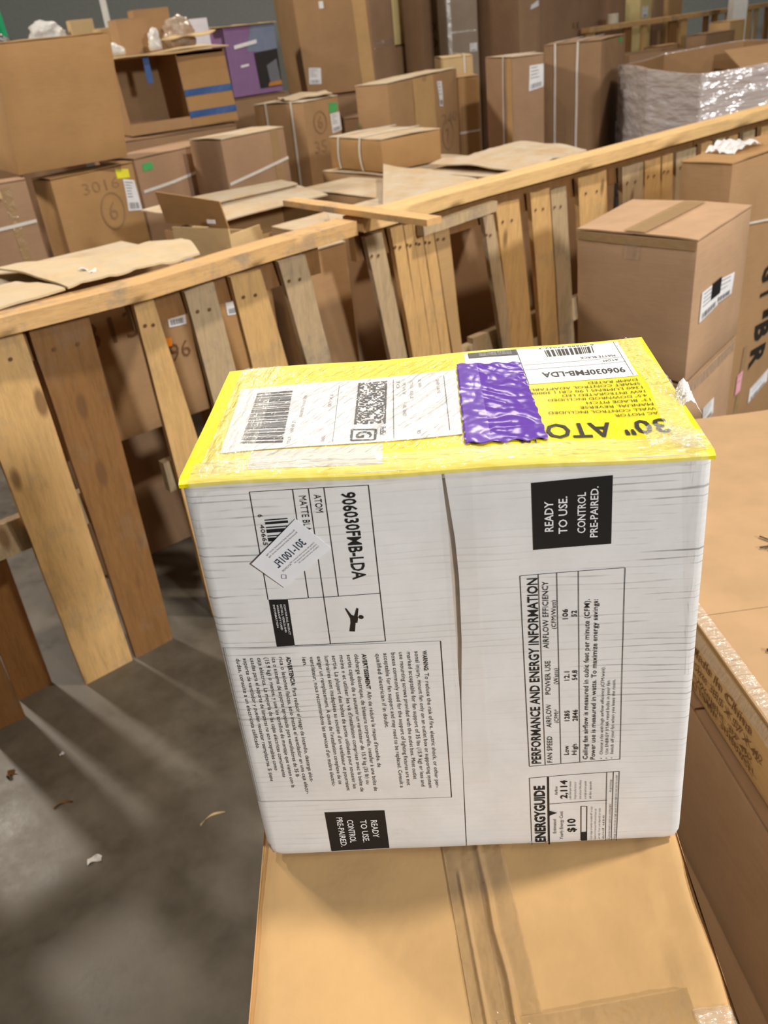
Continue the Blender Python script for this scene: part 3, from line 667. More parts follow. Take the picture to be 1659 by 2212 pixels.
# --- the box the fan carton stands on
def lower_box():
    t = thing('cardboard_box', 'large plain brown box in the foreground carrying the white and yellow carton', 'box', (-.125, .08, 0), 0)
    def edge_r(y): # right border of the top, bulging side
        return .325 - .030 * max(0, (.38 - y) / .38) ** .8
    y0, y1 = -.02, .405
    z1 = .9435
    def sag(x, y): return -.0035 * math.sin(math.pi * min(max(x / .32, 0), 1)) * (1 - max(0, (y - .30)) / .12 if y > .30 else 1) * (1 if y < .405 else 0) + nz((x, y, 0), 12, .0016) + nz((x * .15, y, 0), 55, .0007) * (1 if y < .40 else 0)
    mb = MB(); L = 24
    def side(u, k):  # right side with bulge
        y = lerp(y0, y1, u); b = .022 * math.sin(math.pi * min(1, (1 - k) * 6)) if (1 - k) < 1 / 6 else 0
        b2 = .010 * math.sin(math.pi * k)
        return (edge_r(y) + (.024 * (1 - (2 * (1 - k) * 4 - 1) ** 2) if (1 - k) < .25 else 0) * (.4 + .6 * (1 - u)) + b2, y, k * z1)
    def left(u, k):
        y = lerp(y1, y0, u); b2 = .006 * math.sin(math.pi * k); return (-b2 - .002, y, k * z1)
    mb.grid(side, L, 40); mb.grid(left, L, 20)
    mb.grid(lambda u, k: (lerp(-.002, edge_r(y0), u), y0, k * z1), 8, 20)
    mb.grid(lambda u, k: (lerp(edge_r(y1), -.002, u), y1, k * z1), 8, 20)
    mb.grid(lambda u, k: (lerp(-.002, edge_r(lerp(y0, y1, k)), u), lerp(y0, y1, k), 0), 8, 8)
    mb.grid(lambda u, k: (lerp(-.002, edge_r(lerp(y0, y1, k)), u), lerp(y0, y1, k), z1 - .004), 8, L)
    mb.build('body', KL, t, smooth=R(50))
    xs = .1625
    for s_ in (0, 1):
        fb = MB()
        def ff(u, v, s_=s_):
            y = lerp(y0, y1, v); xr = edge_r(y) + .001
            x = lerp(-.003, xs - .001, u) if s_ == 0 else lerp(xs + .001 + .006 * (1 - v) , xr, u)
            z = z1 + sag(x, y)
            e = x if s_ == 0 else xr - x
            if e < .008: z -= .004 * (1 - max(e, 0) / .008) ** 2
            if s_ == 1 and xr - x < .03: z += .0015 * math.sin(y * 60)
            return (x, y, z)
        fb.sheet(ff, (0, 0, 1), .0035, 30, 40); fb.build('top_flap', KL, t, smooth=R(50))
    mb = MB()
    def tp(u, v):
        y = lerp(y0 + .005, y1 - .002, v); x = .139 + .046 * u + .012 * (1 - v)
        cx = .60 + .06 * noise.noise(Vector((v * 9, 0, 2)))
        cr = .0034 * math.exp(-((u - cx) / .05) ** 2) * max(.15, min(1, (.40 - y) / .10)) + .0016 * math.exp(-((u - .20) / .03) ** 2) * (y < .33) + wr(u, v, 3, 9, .0012, 14)
        return (x, y, z1 + .001 + sag(x, y) + cr)
    mb.grid(tp, 60, 90); mb.build('packing_tape', film('tan_tape_shiny', (.50, .32, .14), .62, .14, .35, 40), t, smooth=R(80), recalc=False, label='long tan tape over the middle seam, creased')
    mb = MB(); mb.grid(lambda u, v: (.16 + .125 * u, .185 + .036 * v + .006 * u, z1 + .0014 + sag(.16 + .125 * u, .20) + wr(u, v, 9, 3, .0012, 15)), 40, 10)
    mb.build('packing_tape', MATS['tan_tape_shiny'], t, smooth=R(80), recalc=False)
    mb = MB(); mb.grid(lambda u, v: (.283 + .024 * u, .165 + .048 * v, z1 + .0015 + sag(.29, .20) + wr(u, v, 5, 8, .004, 16)), 16, 30)
    mb.build('clear_tape', CLY, t, smooth=R(80), recalc=False)
lower_box()

# --- right foreground: flat taped box on two darker boxes
rb = carton('dark brown box at the bottom of the right foreground stack', (.44, .30, 0), 3.2, .75, 1.15, .33, KD)
rb = carton('dark brown box in the right foreground stack, under the flat taped box', (.432, .26, .338), 2.6, .80, 1.20, .282, KD)
rb = carton('flat light brown box with printed side and handwriting, right of the white carton', (.4465, .30, .631), 3.2, .78, 1.235, .108, KL, top=kraft('kraft_pale', (.45, .29, .155)), amp=.002, gap=.001)
P = t_P[rb.name]
mb = MB(); PLs = P('L')
def sideT(s_, bz, a0, a1, cap, bold=.012): text(mb, s_, PLs, (a0, bz), LF, UP, a0 - a1, cap, 0, bold, .0012)
sideT('Made In China', .078, .60, .43, .011); sideT('Carton Size: 38.5 X 57 X 42', .060, .645, .40, .011); sideT('Gross Weight: 37.42', .042, .645, .42, .010); sideT('ITEM#: 30B06SL', .026, .58, .41, .011)
mb.build('printed_text', BRINK, rb, recalc=False)
mb = MB(); text(mb, '6', PLs, (.595, .012), LF, UP, .012, .016, 0, .03, .0014); mb.build('marker_writing', BLKM, rb, recalc=False)
Pt = P('T'); mb = MB()
for a, b in (((.115, .79), (.150, .82)), ((.120, .83), (.150, .785)), ((.150, .80), (.19, .83)), ((.155, .79), (.165, .84)), ((.168, .842), (.20, .80)), ((.105, .80), (.122, .80))): line(mb, Pt, (a[0] + .062, a[1] - .045), (b[0] + .062, b[1] - .045), .004, 0, .0012, 1)
mb.build('marker_writing', BLKM, rb, recalc=False); mb = MB()
line(mb, Pt, (.060, .53), (.085, .515), .006, 0, .0012, 1); line(mb, Pt, (.085, .515), (.12, .53), .006, 0, .0012, 1)
mb.build('marker_writing', BLKM, rb, recalc=False)
mb = MB(); mb.grid(lambda u, v: Pt(.0 + .02 * u, .25 + .42 * v, .0015 + wr(u, v, 2, 30, .003, 20)), 6, 80); mb.grid(lambda u, v: PLs(.25 + .42 * v, .108 - .016 * u, .0015 + wr(u, v, 2, 30, .002, 21)), 5, 80)
mb.build('clear_tape', CLY, rb, smooth=R(80), recalc=False)
mb = MB(); mb.grid(lambda u, v: Pt(.16 + .6 * u, .60 + .05 * v, .0012 + wr(u, v, 12, 2, .001, 22)), 40, 6); mb.build('packing_tape', TAPE, rb, smooth=R(80), recalc=False)

# --- right: two stacked boxes, and the tall marked box behind
def loc(o, yaw, pts):
    c, s = math.cos(R(yaw)), math.sin(R(yaw))
    return [(c * (x - o[0]) + s * (y - o[1]), -s * (x - o[0]) + c * (y - o[1]), z - o[2]) for x, y, z in pts]
oo = (.600, 2.264, .629); yw = -49.0
cs = loc(oo, yw, [(.606, 2.285, .629), (.808, 1.994, .629), (1.081, 2.315, .629), (.86, 2.59, .629), (.591, 2.258, .988), (.814, 2.0, .988), (1.074, 2.298, .988), (.83, 2.548, .988)])
KRB = kraft('kraft_peach', (.47, .30, .18))
rb1 = carton('brown box with white label on its lit side, upper of the pair by the fence', oo, yw, .341, .396, .359, KRB, corners=cs, seam='x', amp=.002, gap=.003)
addquad(rb1, 'T', [(.14, 0), (.20, 0), (.22, .38), (.16, .38)], TAPE, 'packing_tape', .001, n=10)
addquad(rb1, 'F', [(.148, .30), (.19, .30), (.19, .357), (.148, .357)], CLR, 'clear_tape', .001)
addquad(rb1, 'F', [(.0, .335), (.34, .335), (.34, .358), (.0, .358)], TAPE, 'packing_tape', .0012)
paper(rb1, 'R', [(.048, .145), (.160, .160), (.160, .228), (.050, .222)], 4, name='shipping_label'); paper(rb1, 'R', [(.14, .165), (.265, .160), (.275, .215), (.145, .228)], 3)
addquad(rb1, 'R', [(.108, .188), (.165, .190), (.168, .232), (.110, .228)], INK, 'black_label', .0035)
cs2 = loc((.600, 2.264, 0), yw, [(.606, 2.285, 0), (.808, 1.994, 0), (1.072, 2.306, 0), (.853, 2.58, 0), (.606, 2.285, .617), (.808, 1.994, .617), (1.078, 2.312, .617), (.858, 2.587, .617)])
rb2 = carton('brown box taped along its top, lower of two stacked before the fence', (.600, 2.264, 0), yw, .341, .396, .617, KRB, corners=cs2, amp=.002, gap=.002)
addquad(rb2, 'R', [(0, .585), (.38, .585), (.38, .615), (0, .615)], CLR, 'clear_tape', .002)
paper(rb2, 'R', [(.145, .445), (.23, .455), (.23, .50), (.145, .50)], 3)
rb3 = carton('tall brown box with large black handwriting and pink and white stickers', (1.150, 2.62, 0), 38.2, .60, .17, 1.045, KR, top=KO, seam='x')
P = t_P[rb3.name]('F'); mb = MB()
for s_, p_, ln_, cp in (('G', (.262, .680), .055, .085), ('T', (.262, .605), .045, .085), ('=', (.275, .520), .03, .085), ('B', (.255, .478), .062, .095), ('R', (.245, .392), .075, .095)):
    text(mb, s_, P, (p_[0], p_[1]), DN, RT, ln_, cp, 0, .045, .002)
mb.build('marker_writing', BLKM, rb3, recalc=False)
paper(rb3, 'F', [(.270, .180), (.40, .225), (.405, .275), (.275, .235)], 2)
paper(rb3, 'F', [(.165, .245), (.200, .255), (.205, .330), (.170, .320)], 2, 'pink_sticker', plain('pink_paper', (.85, .42, .48), .6), 'pink sticker', False)
addquad(rb3, 'F', [(.175, .17), (.205, .17), (.215, .42), (.190, .42)], TAPE, 'packing_tape', .001)
straph(rb3, [(.0, .86), (.3, .83)], 'F', .006)
mb = MB(); mb.grid(lambda u, v: (.12 + .18 * u, -.0 + .1 * v + .06, 1.052 + .03 * abs(noise.noise(Vector((u * 4, v * 4, 1)))) + .012 * math.sin(u * 3.1)), 20, 14)
o = mb.build('plastic_film', film('crumpled_film', (.85, .84, .86), .8, .2, 1, 60), None, smooth=R(70), recalc=False); o.location = (1.15, 2.62, 0); o.rotation_euler = (0, 0, R(38.2))
tag(o, 'crumpled clear plastic film on the tall handwritten box', 'plastic film')

# ------------------------------------------------------------------ the pallet fence (frame: x along the fence, y away from the camera)
FY = 2.3427; FA = math.atan(.7623)
def fen(name, label, cat, s=0, n=0, z=0, group=None):
    L = Vector((math.cos(FA), math.sin(FA), 0)); N = Vector((-math.sin(FA), math.cos(FA), 0))
    return thing(name, label, cat, Vector((0, FY, 0)) + L * s + N * n + Vector((0, 0, z)), FA, group)
def slat(par, tl, tr, zb, nb=.05, mat=WD, th=.018, drift=None, name='slat', zt=None, nails=True):
    """tl/tr: (s,z) at top; drift: s shift per metre downwards (left,right)"""
    dl, dr = drift; zt = zt or tl[1]
    def S(u, k): # k 0 top 1 bottom
        dz = (zt - zb) * k
        return lerp(tl[0] + dl * dz, tr[0] + dr * dz, u)
    def off(z): return nb + (1.0 - z) * .08
    mb = MB(); sd = tl[0] * 13
    def fn(u, k):
        z = lerp(zt, zb, k); s = S(u, k)
        wv = nz((s, z, 0), 8, .0022, sd) if u in (0, 1) else 0
        zz = z + (nz((u * 3, 0, 0), 3, .004, sd) if k in (0, 1) else 0)
        return (s - par['s0'] + wv, off(z) + nz((s, z, 0), 4, .0015, sd), zz)
    mb.sheet(fn, (0, -1, 0), th, 3, 14)
    if nails and zt > .9:
        P = lambda a, b, lift=0: Vector((a - par['s0'], off(b) - .003 - lift, b))
        for q in (.3, .7):
            c = (lerp(tl[0], tr[0], q), zt - .055 - .01 * q)
            mb.poly([P(c[0] + .005 * math.cos(t_ * .785), c[1] + .005 * math.sin(t_ * .785)) for t_ in range(8)], 1)
    return mb.build(name, [mat, BRINK], par, bevel=0, smooth=R(40), recalc=False)
def stringer(par, s0, s1, zc, n0=.075, n1=.115, hh=.09, mat=WR, name='stringer'):
    mb = MB(); off = (1.0 - zc) * .08
    mb.sheet(lambda u, v: (lerp(s0, s1, u) - par['s0'], n0 + off + .006, zc - hh / 2 + hh * v + nz((lerp(s0, s1, u), v, zc), 5, .003)), (0, -1, 0), n1 - n0 - .012, 10, 2)
    return mb.build(name, mat, par, smooth=R(40))
def pallet(label, slats, s0, s1, rears=(), mids=(.51,), zbot=.05):
    t = fen('wooden_pallet', label, 'pallet', s0); t['s0'] = s0
    for (tl, tr, zb, mat, dr) in slats: slat(t, tl, tr, zb, mat=mat, drift=dr)
    stringer(t, s0, s1, .968, mat=WR)
    for z in mids: stringer(t, s0, s1, z, mat=WG)
    if s0 > 0: stringer(t, s0, s1, zbot + .002, hh=.10, mat=WR)
    for (a, b, zb, mat) in rears:
        mb = MB(); mb.sheet(lambda u, v: (lerp(a, b, u) - s0, .130 + (1 - lerp(zb, 1.0, v)) * .08 + nz((u, v, a), 3, .002), lerp(zb, 1.0, v)), (0, -1, 0), .016, 3, 12)
        mb.build('rear_slat', mat, t, smooth=R(40))
    del t['s0']; return t
pallet('leftmost upright wooden pallet under the timber rail, with a wide pale knotty slat',
       [((-1.60, 1.0), (-1.48, 1.0), .0, WD, (.02, .02)), ((-1.30, 1.0), (-1.20, 1.0), .0, WR, (.02, .02)), ((-1.037, 1.012), (-.899, 1.0), .0, WD, (.028, .033)), ((-.884, 1.001), (-.745, .995), .0, WR, (.030, .009))],
       -1.65, -.735, rears=[(-1.17, -1.075, 0.0, WR)], mids=(.51,))
pallet('second upright pallet from the left under the timber rail, with two nail-holed slats',
       [((-.632, .992), (-.580, .988), .0, WD, (.037, .11)), ((-.497, .988), (-.413, .981), .0, WG, (.09, .10)), ((-.362, .989), (-.271, .986), .0, WD, (.10, .17)), ((-.215, .995), (-.128, .99), .0, WG, (.19, .18))],
       -.632, -.06, mids=(.50,))
pallet('weathered upright pallet leaning in the middle of the fence behind the white carton',
       [((.083, .995), (.145, .991), .0, WG, (.19, .20)), ((.178, 1.0), (.224, .997), .0, WD, (.176, .168)), ((.229, .996), (.261, .992), .0, WD, (.155, .167)), ((.265, .992), (.296, .988), .0, WD, (.16, .174)), ((.300, .987), (.341, .983), .0, WD, (.177, .181)), ((.345, .985), (.408, .975), .0, KL, (.188, .147))],
       .07, .56, mids=(.48,))
pallet('upright pallet with three broad pale slats behind the stacked brown boxes',
       [((.565, .952), (.611, .954), .0, WG, (.235, .255)), ((.621, .978), (.730, .976), .0, WD, (.205, .21)), ((.785, .984), (.880, .981), .0, WD, (.19, .19)), ((.888, .974), (.968, .974), .0, WG, (.19, .20)), ((1.032, .988), (1.187, .985), .0, WD, (.19, .20))],
       .56, 1.22, mids=(.50,))
pallet('upright pallet of closely set slats left of the tall handwritten box',
       [((1.281, .981), (1.407, .98), .0, WG, (.2, .2)), ((1.418, .981), (1.517, .981), .0, WD, (.2, .2)), ((1.529, .981), (1.598, .98), .0, WD, (.2, .2)), ((1.62, .978), (1.755, .978), .0, WG, (.2, .2))],
       1.25, 1.78, mids=(.50,))
pallet('farthest upright pallet at the right end of the timber rail',
       [((1.79, .985), (1.868, .982), .0, WD, (.2, .2)), ((1.90, .985), (1.96, .982), .0, WG, (.2, .2)), ((1.99, .981), (2.057, .981), .0, WD, (.2, .2)), ((2.10, .981), (2.19, .981), .0, WG, (.2, .2)), ((2.24, .981), (2.33, .981), .0, WD, (.2, .2)), ((2.40, .981), (2.50, .981), .0, WG, (.2, .2)), ((2.60, .981), (2.72, .981), .0, WD, (.2, .2)), ((2.8, .981), (2.9, .981), .0, WD, (.2, .2))],
       1.79, 2.95, mids=(.50,))
def rail(label, path, wid, z0, z1, mat):
    t = fen('timber_rail', label, 'timber')
    mb = MB(); n = len(path) - 1
    def at(u):
        x = u * n; i = min(int(x), n - 1); return lerp(path[i][0], path[i + 1][0], x - i), lerp(path[i][1], path[i + 1][1], x - i)
    NU = 40
    for f in (lambda u, v: (at(u)[0], at(u)[1] + wid * v, z1), lambda u, v: (at(u)[0], at(u)[1] + wid * v, z0), lambda u, v: (at(u)[0], at(u)[1] + nz((at(u)[0], v, 0), 6, .001), lerp(z0, z1, v)), lambda u, v: (at(u)[0], at(u)[1] + wid, lerp(z0, z1, v))): mb.grid(f, NU, 2)
    for u0 in (0, 1): mb.grid(lambda u, v, u0=u0: (at(u0)[0], at(u0)[1] + wid * u, lerp(z0, z1, v)), 2, 2)
    o = mb.build('timber_rail', mat, None, bevel=.003, smooth=R(50)); o.location = t.location; o.rotation_euler = t.rotation_euler
    lb, ct = t['label'], t['category']; bpy.data.objects.remove(t); return tag(o, lb, ct)
rail('long timber rail on top of the left pallets, grey stained and split', [(-1.6, 0), (-.95, -.013), (-.63, -.045), (-.25, -.012), (.02, .0)], .086, 1.018, 1.056, WX)
rail('long pale timber rail running over the right-hand pallets to the picture edge', [(.045, .004), (.56, .024), (1.2, .01), (2.2, .015), (3.1, .03)], .092, 1.018, 1.056, wood('pine_fresh', (.74, .49, .22), axis='x', grey=.12))
def plank(label, a, b, wd, th, mat, name='wooden_plank', roll=0, cat='plank'):
    a = Vector(a); b = Vector(b); t = (b - a); L = t.length; rz = math.atan2(t.y, t.x); ry = -math.asin(t.z / L)
    mb = MB(); mb.sheet(lambda u, v: (L * u, wd * (v - .5) + (nz((0, v * 5, 0), 3, .012) if u in (0, 1) else 0), th / 2 + nz((u * 3, v, 0), 2, .001)), (0, 0, 1), th, 12, 4)
    o = mb.build(name, mat, None, smooth=R(40)); o.location = a; o.rotation_euler = (roll, ry, rz); return tag(o, label, cat)
plank('split plank end lying loose across the junction of the two rails', (-.175, 2.66, 1.075), (.207, 2.160, 1.070), .05, .016, WX)
plank('short broken board slung under the rail beside the loose plank', (.20, 2.53, .975), (.45, 2.72, .985), .03, .03, WG)

# ------------------------------------------------------------------ dusty boxes right behind the fence
def fcarton(label, s0, n0, w, d, h, mat=KR, dy=0, **k):
    L = Vector((math.cos(FA), math.sin(FA), 0)); N = Vector((-math.sin(FA), math.cos(FA), 0))
    o = Vector((0, FY, 0)) + L * s0 + N * n0
    return carton(label, (o.x, o.y, k.pop('z', 0)), math.degrees(FA) + dy, w, d, h, mat, **k)
dl = fcarton('marker-written brown box behind the left pallets, dusty flap lying on the rail', -.80, .46, .50, .37, .485, KR, top=KDU, z=.50)
fcarton('dark brown box set back underneath the marker-written box', -.74, .62, .42, .20, .492, KD)
fcarton('brown box behind the far left end of the pallets', -2.05, .36, .46, .46, .985, KR, top=KDU)
def ffl(pts, nu=22, nv=16, par=None, o0=(-.80, .46), bulge=.03, oz=.5, sd=0, mat=KDU, name='loose_flap'):
    mb = MB(); pts = [Vector((p[0] - o0[0], p[1] - o0[1], p[2] - oz)) for p in pts]
    def fn(u, v):
        p = bil(pts, u, v); return p + Vector((0, 0, bulge * math.sin(math.pi * v) * (.4 + .6 * u) + nz((u * 3, v * 3, sd), 1, .012) + .0025 * abs(math.sin(u * 16 + v * 2)) ** 6))
    mb.sheet(fn, (0, 0, 1), .005, nu * 2, nv); return mb.build(name, mat, par, smooth=R(50))
ffl([(-1.70, .055, 1.068), (-.78, .050, 1.068), (-.78, .52, 1.006), (-1.70, .50, 1.006)], par=dl, bulge=.012, sd=2, mat=KC)
ffl([(-.775, .045, 1.070), (-.43, .060, 1.066), (-.31, .44, 1.003), (-.74, .80, 1.004)], par=dl, bulge=.035, sd=5, mat=KC)
marker(dl, 'F', '313', (.165, .295), .17, .075, bold=-.004); marker(dl, 'F', '96', (.41, .19), .07, .05, bold=-.004)
paper(dl, 'F', [(.425, .29), (.485, .285), (.490, .365), (.425, .372)], 3)
addquad(dl, 'F', [(.402, .238), (.422, .235), (.424, .260), (.404, .263)], plain('orange_sticker_print', (.95, .30, .02), .5), 'orange_sticker', .002)
cb = fcarton('brown box behind the second pallet, half hidden, with a white label', -.275, .40, .24, .19, .89, KO, top=KDU)
paper(cb, 'F', [(.070, .79), (.118, .785), (.118, .862), (.070, .866)], 3)
cb = fcarton('brown box behind the gap left of the weathered middle pallet', 0.0, .30, .20, .30, .93, KR, top=KDU)
mbx = fcarton('wide low dusty box behind the middle of the fence', .24, .42, .88, .36, .925, KD, top=KDU, seam='x')  # dark body colour stands in for shade in the slat gaps
fcarton('dusty box between the long open box and the box with two white straps', .79, .80, .31, .60, .915, KR, top=KDU)
fcarton('brown box underneath the low box with two white straps', 1.13, 1.06, .52, .60, .925, KR, top=KDU)
z4 = fcarton('box with dusty buckled flaps behind the right rail', 1.15, .42, .60, .58, .945, KD, top=KDU, seam='x')  # body darkened in colour to imitate the shaded gap between slats
ffl([(1.20, .47, .965), (1.66, .50, .972), (1.70, .98, .975), (1.22, 1.0, .968)], par=z4, oz=0, o0=(1.15, .42), bulge=.02, sd=9)
# loose flattened sheet on the dusty box
L_ = Vector((math.cos(FA), math.sin(FA), 0)); N_ = Vector((-math.sin(FA), math.cos(FA), 0))
def sheetobj(label, pts, bulge, sd, name='cardboard_sheet', mat=KDU, cat='cardboard'):
    mb = MB(); pts = [Vector(p) for p in pts]; o0 = pts[0].copy(); pts = [p - o0 for p in pts]
    def fn(u, v): return bil(pts, u, v) + Vector((0, 0, bulge * math.sin(math.pi * u) * math.sin(math.pi * v) + nz((u * 3, v * 3, sd), 1, .010)))
    mb.sheet(fn, (0, 0, 1), .005, 16, 12); o = mb.build(name, mat, None, smooth=R(50)); o.location = o0; return tag(o, label, cat)
sheetobj('flattened dusty cardboard sheet with grey stain on the wide low box', [(.10, 2.78, .950), (.50, 3.02, .945), (.50, 3.43, .960), (.17, 3.92, .985)], .012, 3)
sheetobj('torn piece of dusty cardboard beside the flattened sheet', [(-.06, 2.90, .950), (.12, 2.95, .950), (.14, 3.14, .955), (-.08, 3.10, .952)], .01, 7)
# long open box with folded-out flaps
z6 = fcarton('long open-topped box with dusty folded flaps behind the fence', .13, .80, .60, .50, .90, KO, dy=6, closed=False)
P = None
def locflap(par, pts, mat=KDU, name='open_flap', bulge=.006, th=.005):
    mb = MB(); mb.sheet(lambda u, v: bil(pts, u, v) + Vector((0, 0, bulge * math.sin(math.pi * u) + nz((u * 2, v * 2, 3), 1, .006))), (0, 0, 1), th, 14, 6)
    return mb.build(name, mat, par, smooth=R(50))
locflap(z6, [(0, .25, .925), (.62, .22, .93), (.64, .42, .955), (0, .44, .95)]); locflap(z6, [(0, .42, .962), (.62, .40, .966), (.68, .58, .965), (0, .64, .97)])
zb = thing('cardboard_box', 'small open brown box with one side flap standing straight up behind the fence', 'box', (-.60, 2.96, 0), R(-36))
mb = MB()
w_, d_, h_ = .255, .16, .99
for a, b in (((0, 0, 0), (w_, .006, h_)), ((0, d_ - .006, 0), (w_, d_, h_ - .04)), ((0, .006, 0), (.006, d_ - .006, h_ - .02)), ((w_ - .006, .006, 0), (w_, d_ - .006, h_ - .02)), ((0.006, .006, .3), (w_ - .006, d_ - .006, .306))): mb.box(a, b)
mb.build('body', KY, zb)
mb = MB(); mb.sheet(lambda u, v: (lerp(-.025, w_ + .0, u), .002 - .02 * v, lerp(h_ + .001, h_ + .088 + .018 * (1 - u), v) + .01 * (1 - u)), (0, -1, 0), .005, 4, 4); mb.build('raised_flap', KO, zb)
mb = MB(); mb.box((.19, -.022, h_ + .02), (.225, -.0205, h_ + .032)); mb.build('white_sticker', PAP, zb)
mb = MB(); mb.poly([(.02, -.003, .83), (.10, -.003, .87), (.03, -.003, .93)]); mb.build('shipping_label', PAP, zb)

# ------------------------------------------------------------------ boxes of the second and third rows
A = carton('big plain brown box on top of two marked boxes at the left edge', (-1.332, 3.75, 1.122), 31, .468, .46, .47, KO, shift=(.045, 0), amp=.003)
B = carton('brown box with a white strap and a torn flap at the far left edge', (-1.63, 3.60, 0), 21, .35, .12, 1.107, KP)
straph(B, [(.02, .925), (.20, .935), (.35, .945)]); addquad(B, 'F', [(.25, .70), (.285, .70), (.285, 1.09), (.25, 1.09)], TAPE, 'packing_tape')
addquad(B, 'F', [(.17, 1.055), (.245, 1.05), (.245, 1.075), (.17, 1.08)], KY, 'torn_flap', .012, .004)
Cc = carton('brown box marked 3016 with a circled 6, yellow sticker and white label', (-1.225, 3.79, 0), 46.9, .414, .15, 1.087, KO)
marker(Cc, 'F', '3016', (.135, 1.000), .185, .045, FAINT, bold=-.006); marker(Cc, 'F', '6', (.232, .875), .045, .075, FAINT, bold=-.006, ringr=((.255, .912), .060, .075))
paper(Cc, 'F', [(.335, .895), (.408, .885), (.402, 1.015), (.345, 1.03)], 6); paper(Cc, 'F', [(.318, 1.035), (.385, 1.030), (.385, 1.065), (.318, 1.075)], 1, 'yellow_sticker', YST, 'yellow sticker', False)
D = carton('brown box with green sticker and slack white strap, right of the circled 6 box', (-.956, 4.2, 0), 52, .57, .27, 1.088, KP)
straph(D, [(.01, .944), (.20, .955), (.40, .975), (.55, .965)]); paper(D, 'F', [(.038, 1.030), (.098, 1.030), (.098, 1.062), (.038, 1.062)], 1, 'green_sticker', GREEN, 'green sticker', False)
addquad(D, 'F', [(.40, .72), (.46, .72), (.46, 1.086), (.40, 1.086)], TAPE, 'packing_tape')
E_ = carton('brown box with a diagonal white strap, its right edge taped', (-.548, 4.21, 0), 45.5, .393, .24, 1.127, KP, top=KDU)
straph(E_, [(.005, .933), (.39, .99)]); addquad(E_, 'F', [(.30, .6), (.35, .6), (.35, 1.125), (.30, 1.125)], TAPE, 'packing_tape')
Fb = carton('brown box with dark buckled flaps carrying the open blue-taped box', (-1.19, 4.75, 0), 26, .70, .48, 1.118, KD)
F_ = thing('cardboard_box', 'open-fronted brown box with blue tape bands, half its front folded away', 'box', (-1.095, 4.9, 1.131), R(27))
mb = MB(); w_, d_, h_ = .605, .38, .36; s_ = -.018
def sh(p): return (p[0] + s_ * p[2] / h_, p[1], p[2])
def sbox(a, b):
    c = [(a[0], a[1], a[2]), (b[0], a[1], a[2]), (b[0], b[1], a[2]), (a[0], b[1], a[2]), (a[0], a[1], b[2]), (b[0], a[1], b[2]), (b[0], b[1], b[2]), (a[0], b[1], b[2])]
    mb.hexa([sh(p) for p in c])
for a, b in (((0, 0, 0), (w_, d_, .006)), ((0, 0, h_ - .006), (w_, d_, h_)), ((0, d_ - .006, .006), (w_, d_, h_ - .006)), ((0, 0, .006), (.006, d_, h_ - .006)), ((w_ - .006, 0, .006), (w_, d_, h_ - .006)), ((.335, .0, .006), (.341, d_, h_ - .006)), ((0.006, .0, .006), (.335, .006, .055))): sbox(a, b)
mb.build('body', KR, F_)
mb = MB()
def sh2(u, v): return (lerp(.341, w_ - .006, u) + s_ * lerp(.006, h_ - .02, v) / h_, -.002 + nz((u, v, 0), 2, .004), lerp(.006, h_ - .02, v))
mb.sheet(sh2, (0, -1, 0), .005, 6, 6); mb.build('front_flap', KO, F_)
BLUE = plain('blue_tape_print', (.03, .09, .27), .5)
for z in (.045, .150):
    mb = MB(); mb.sheet(lambda u, v: (lerp(.336, w_, u) + s_ * (z + .032 * v) / h_, -.006 + nz((u, v, 0), 2, .004), z + .032 * v + .004 * u), (0, -1, 0), .002, 8, 1); mb.build('blue_tape', BLUE, F_)
mb = MB(); mb.sheet(lambda u, v: (lerp(.158, .190, u) + s_, -.004, lerp(.235, h_ + .002, v)), (0, -1, 0), .002, 1, 4); mb.box((.158 + s_, -.004, h_), (.19 + s_, .06, h_ + .002)); mb.build('blue_tape', BLUE, F_)
mb = MB(); mb.sheet(lambda u, v: (lerp(-.04, w_ + .01, u) + s_, lerp(-.06, .36, v), h_ + .005 + .004 * math.sin(u * 9) + .02 * u * v), (0, 0, 1), .005, 12, 6); mb.build('top_flap', KY, F_)
# things lying on the open box
def small(label, loc_, rz, w, d, h, mat, name='small_cardboard_box', cat='box', tilt=0, top=None, group=None):
    t = thing(name, label, cat, loc_, R(rz), group); t.rotation_euler = (R(tilt), 0, R(rz))
    mb = MB(); mb.box((0, 0, 0), (w, d, h - .003)); mb.build('body', mat, t, bevel=.002)
    for q in (0, 1):
        mb = MB(); mb.box((0, d * .5 * q + .001, h - .003), (w, d * .5 * (q + 1) - .001, h + .001)); mb.build('top_flap', top or mat, t)
    return t
ZT = 1.131 + .371
h1 = small('small brown box standing at the left of the open blue-taped box top', (-1.085, 5.07, ZT), 30, .16, .14, .165, KR)
h2 = small('pale tan box behind the small brown one on the blue-taped box', (-1.26, 5.35, ZT - .078), 20, .15, .15, .22, KY)
Fc = carton('brown box standing behind the open blue-taped box, mostly hidden', (-1.35, 5.28, 0), 24, .72, .25, 1.415, KP)
wh = small('white printed carton lying behind the open blue-taped box', (-.84, 5.54, 1.424), 24, .17, .12, .22, plain('white_carton', (.72, .70, .76), .5))
hb = small('brown open carton behind the white printed carton', (-1.06, 5.44, 1.424), 24, .20, .14, .29, KR)
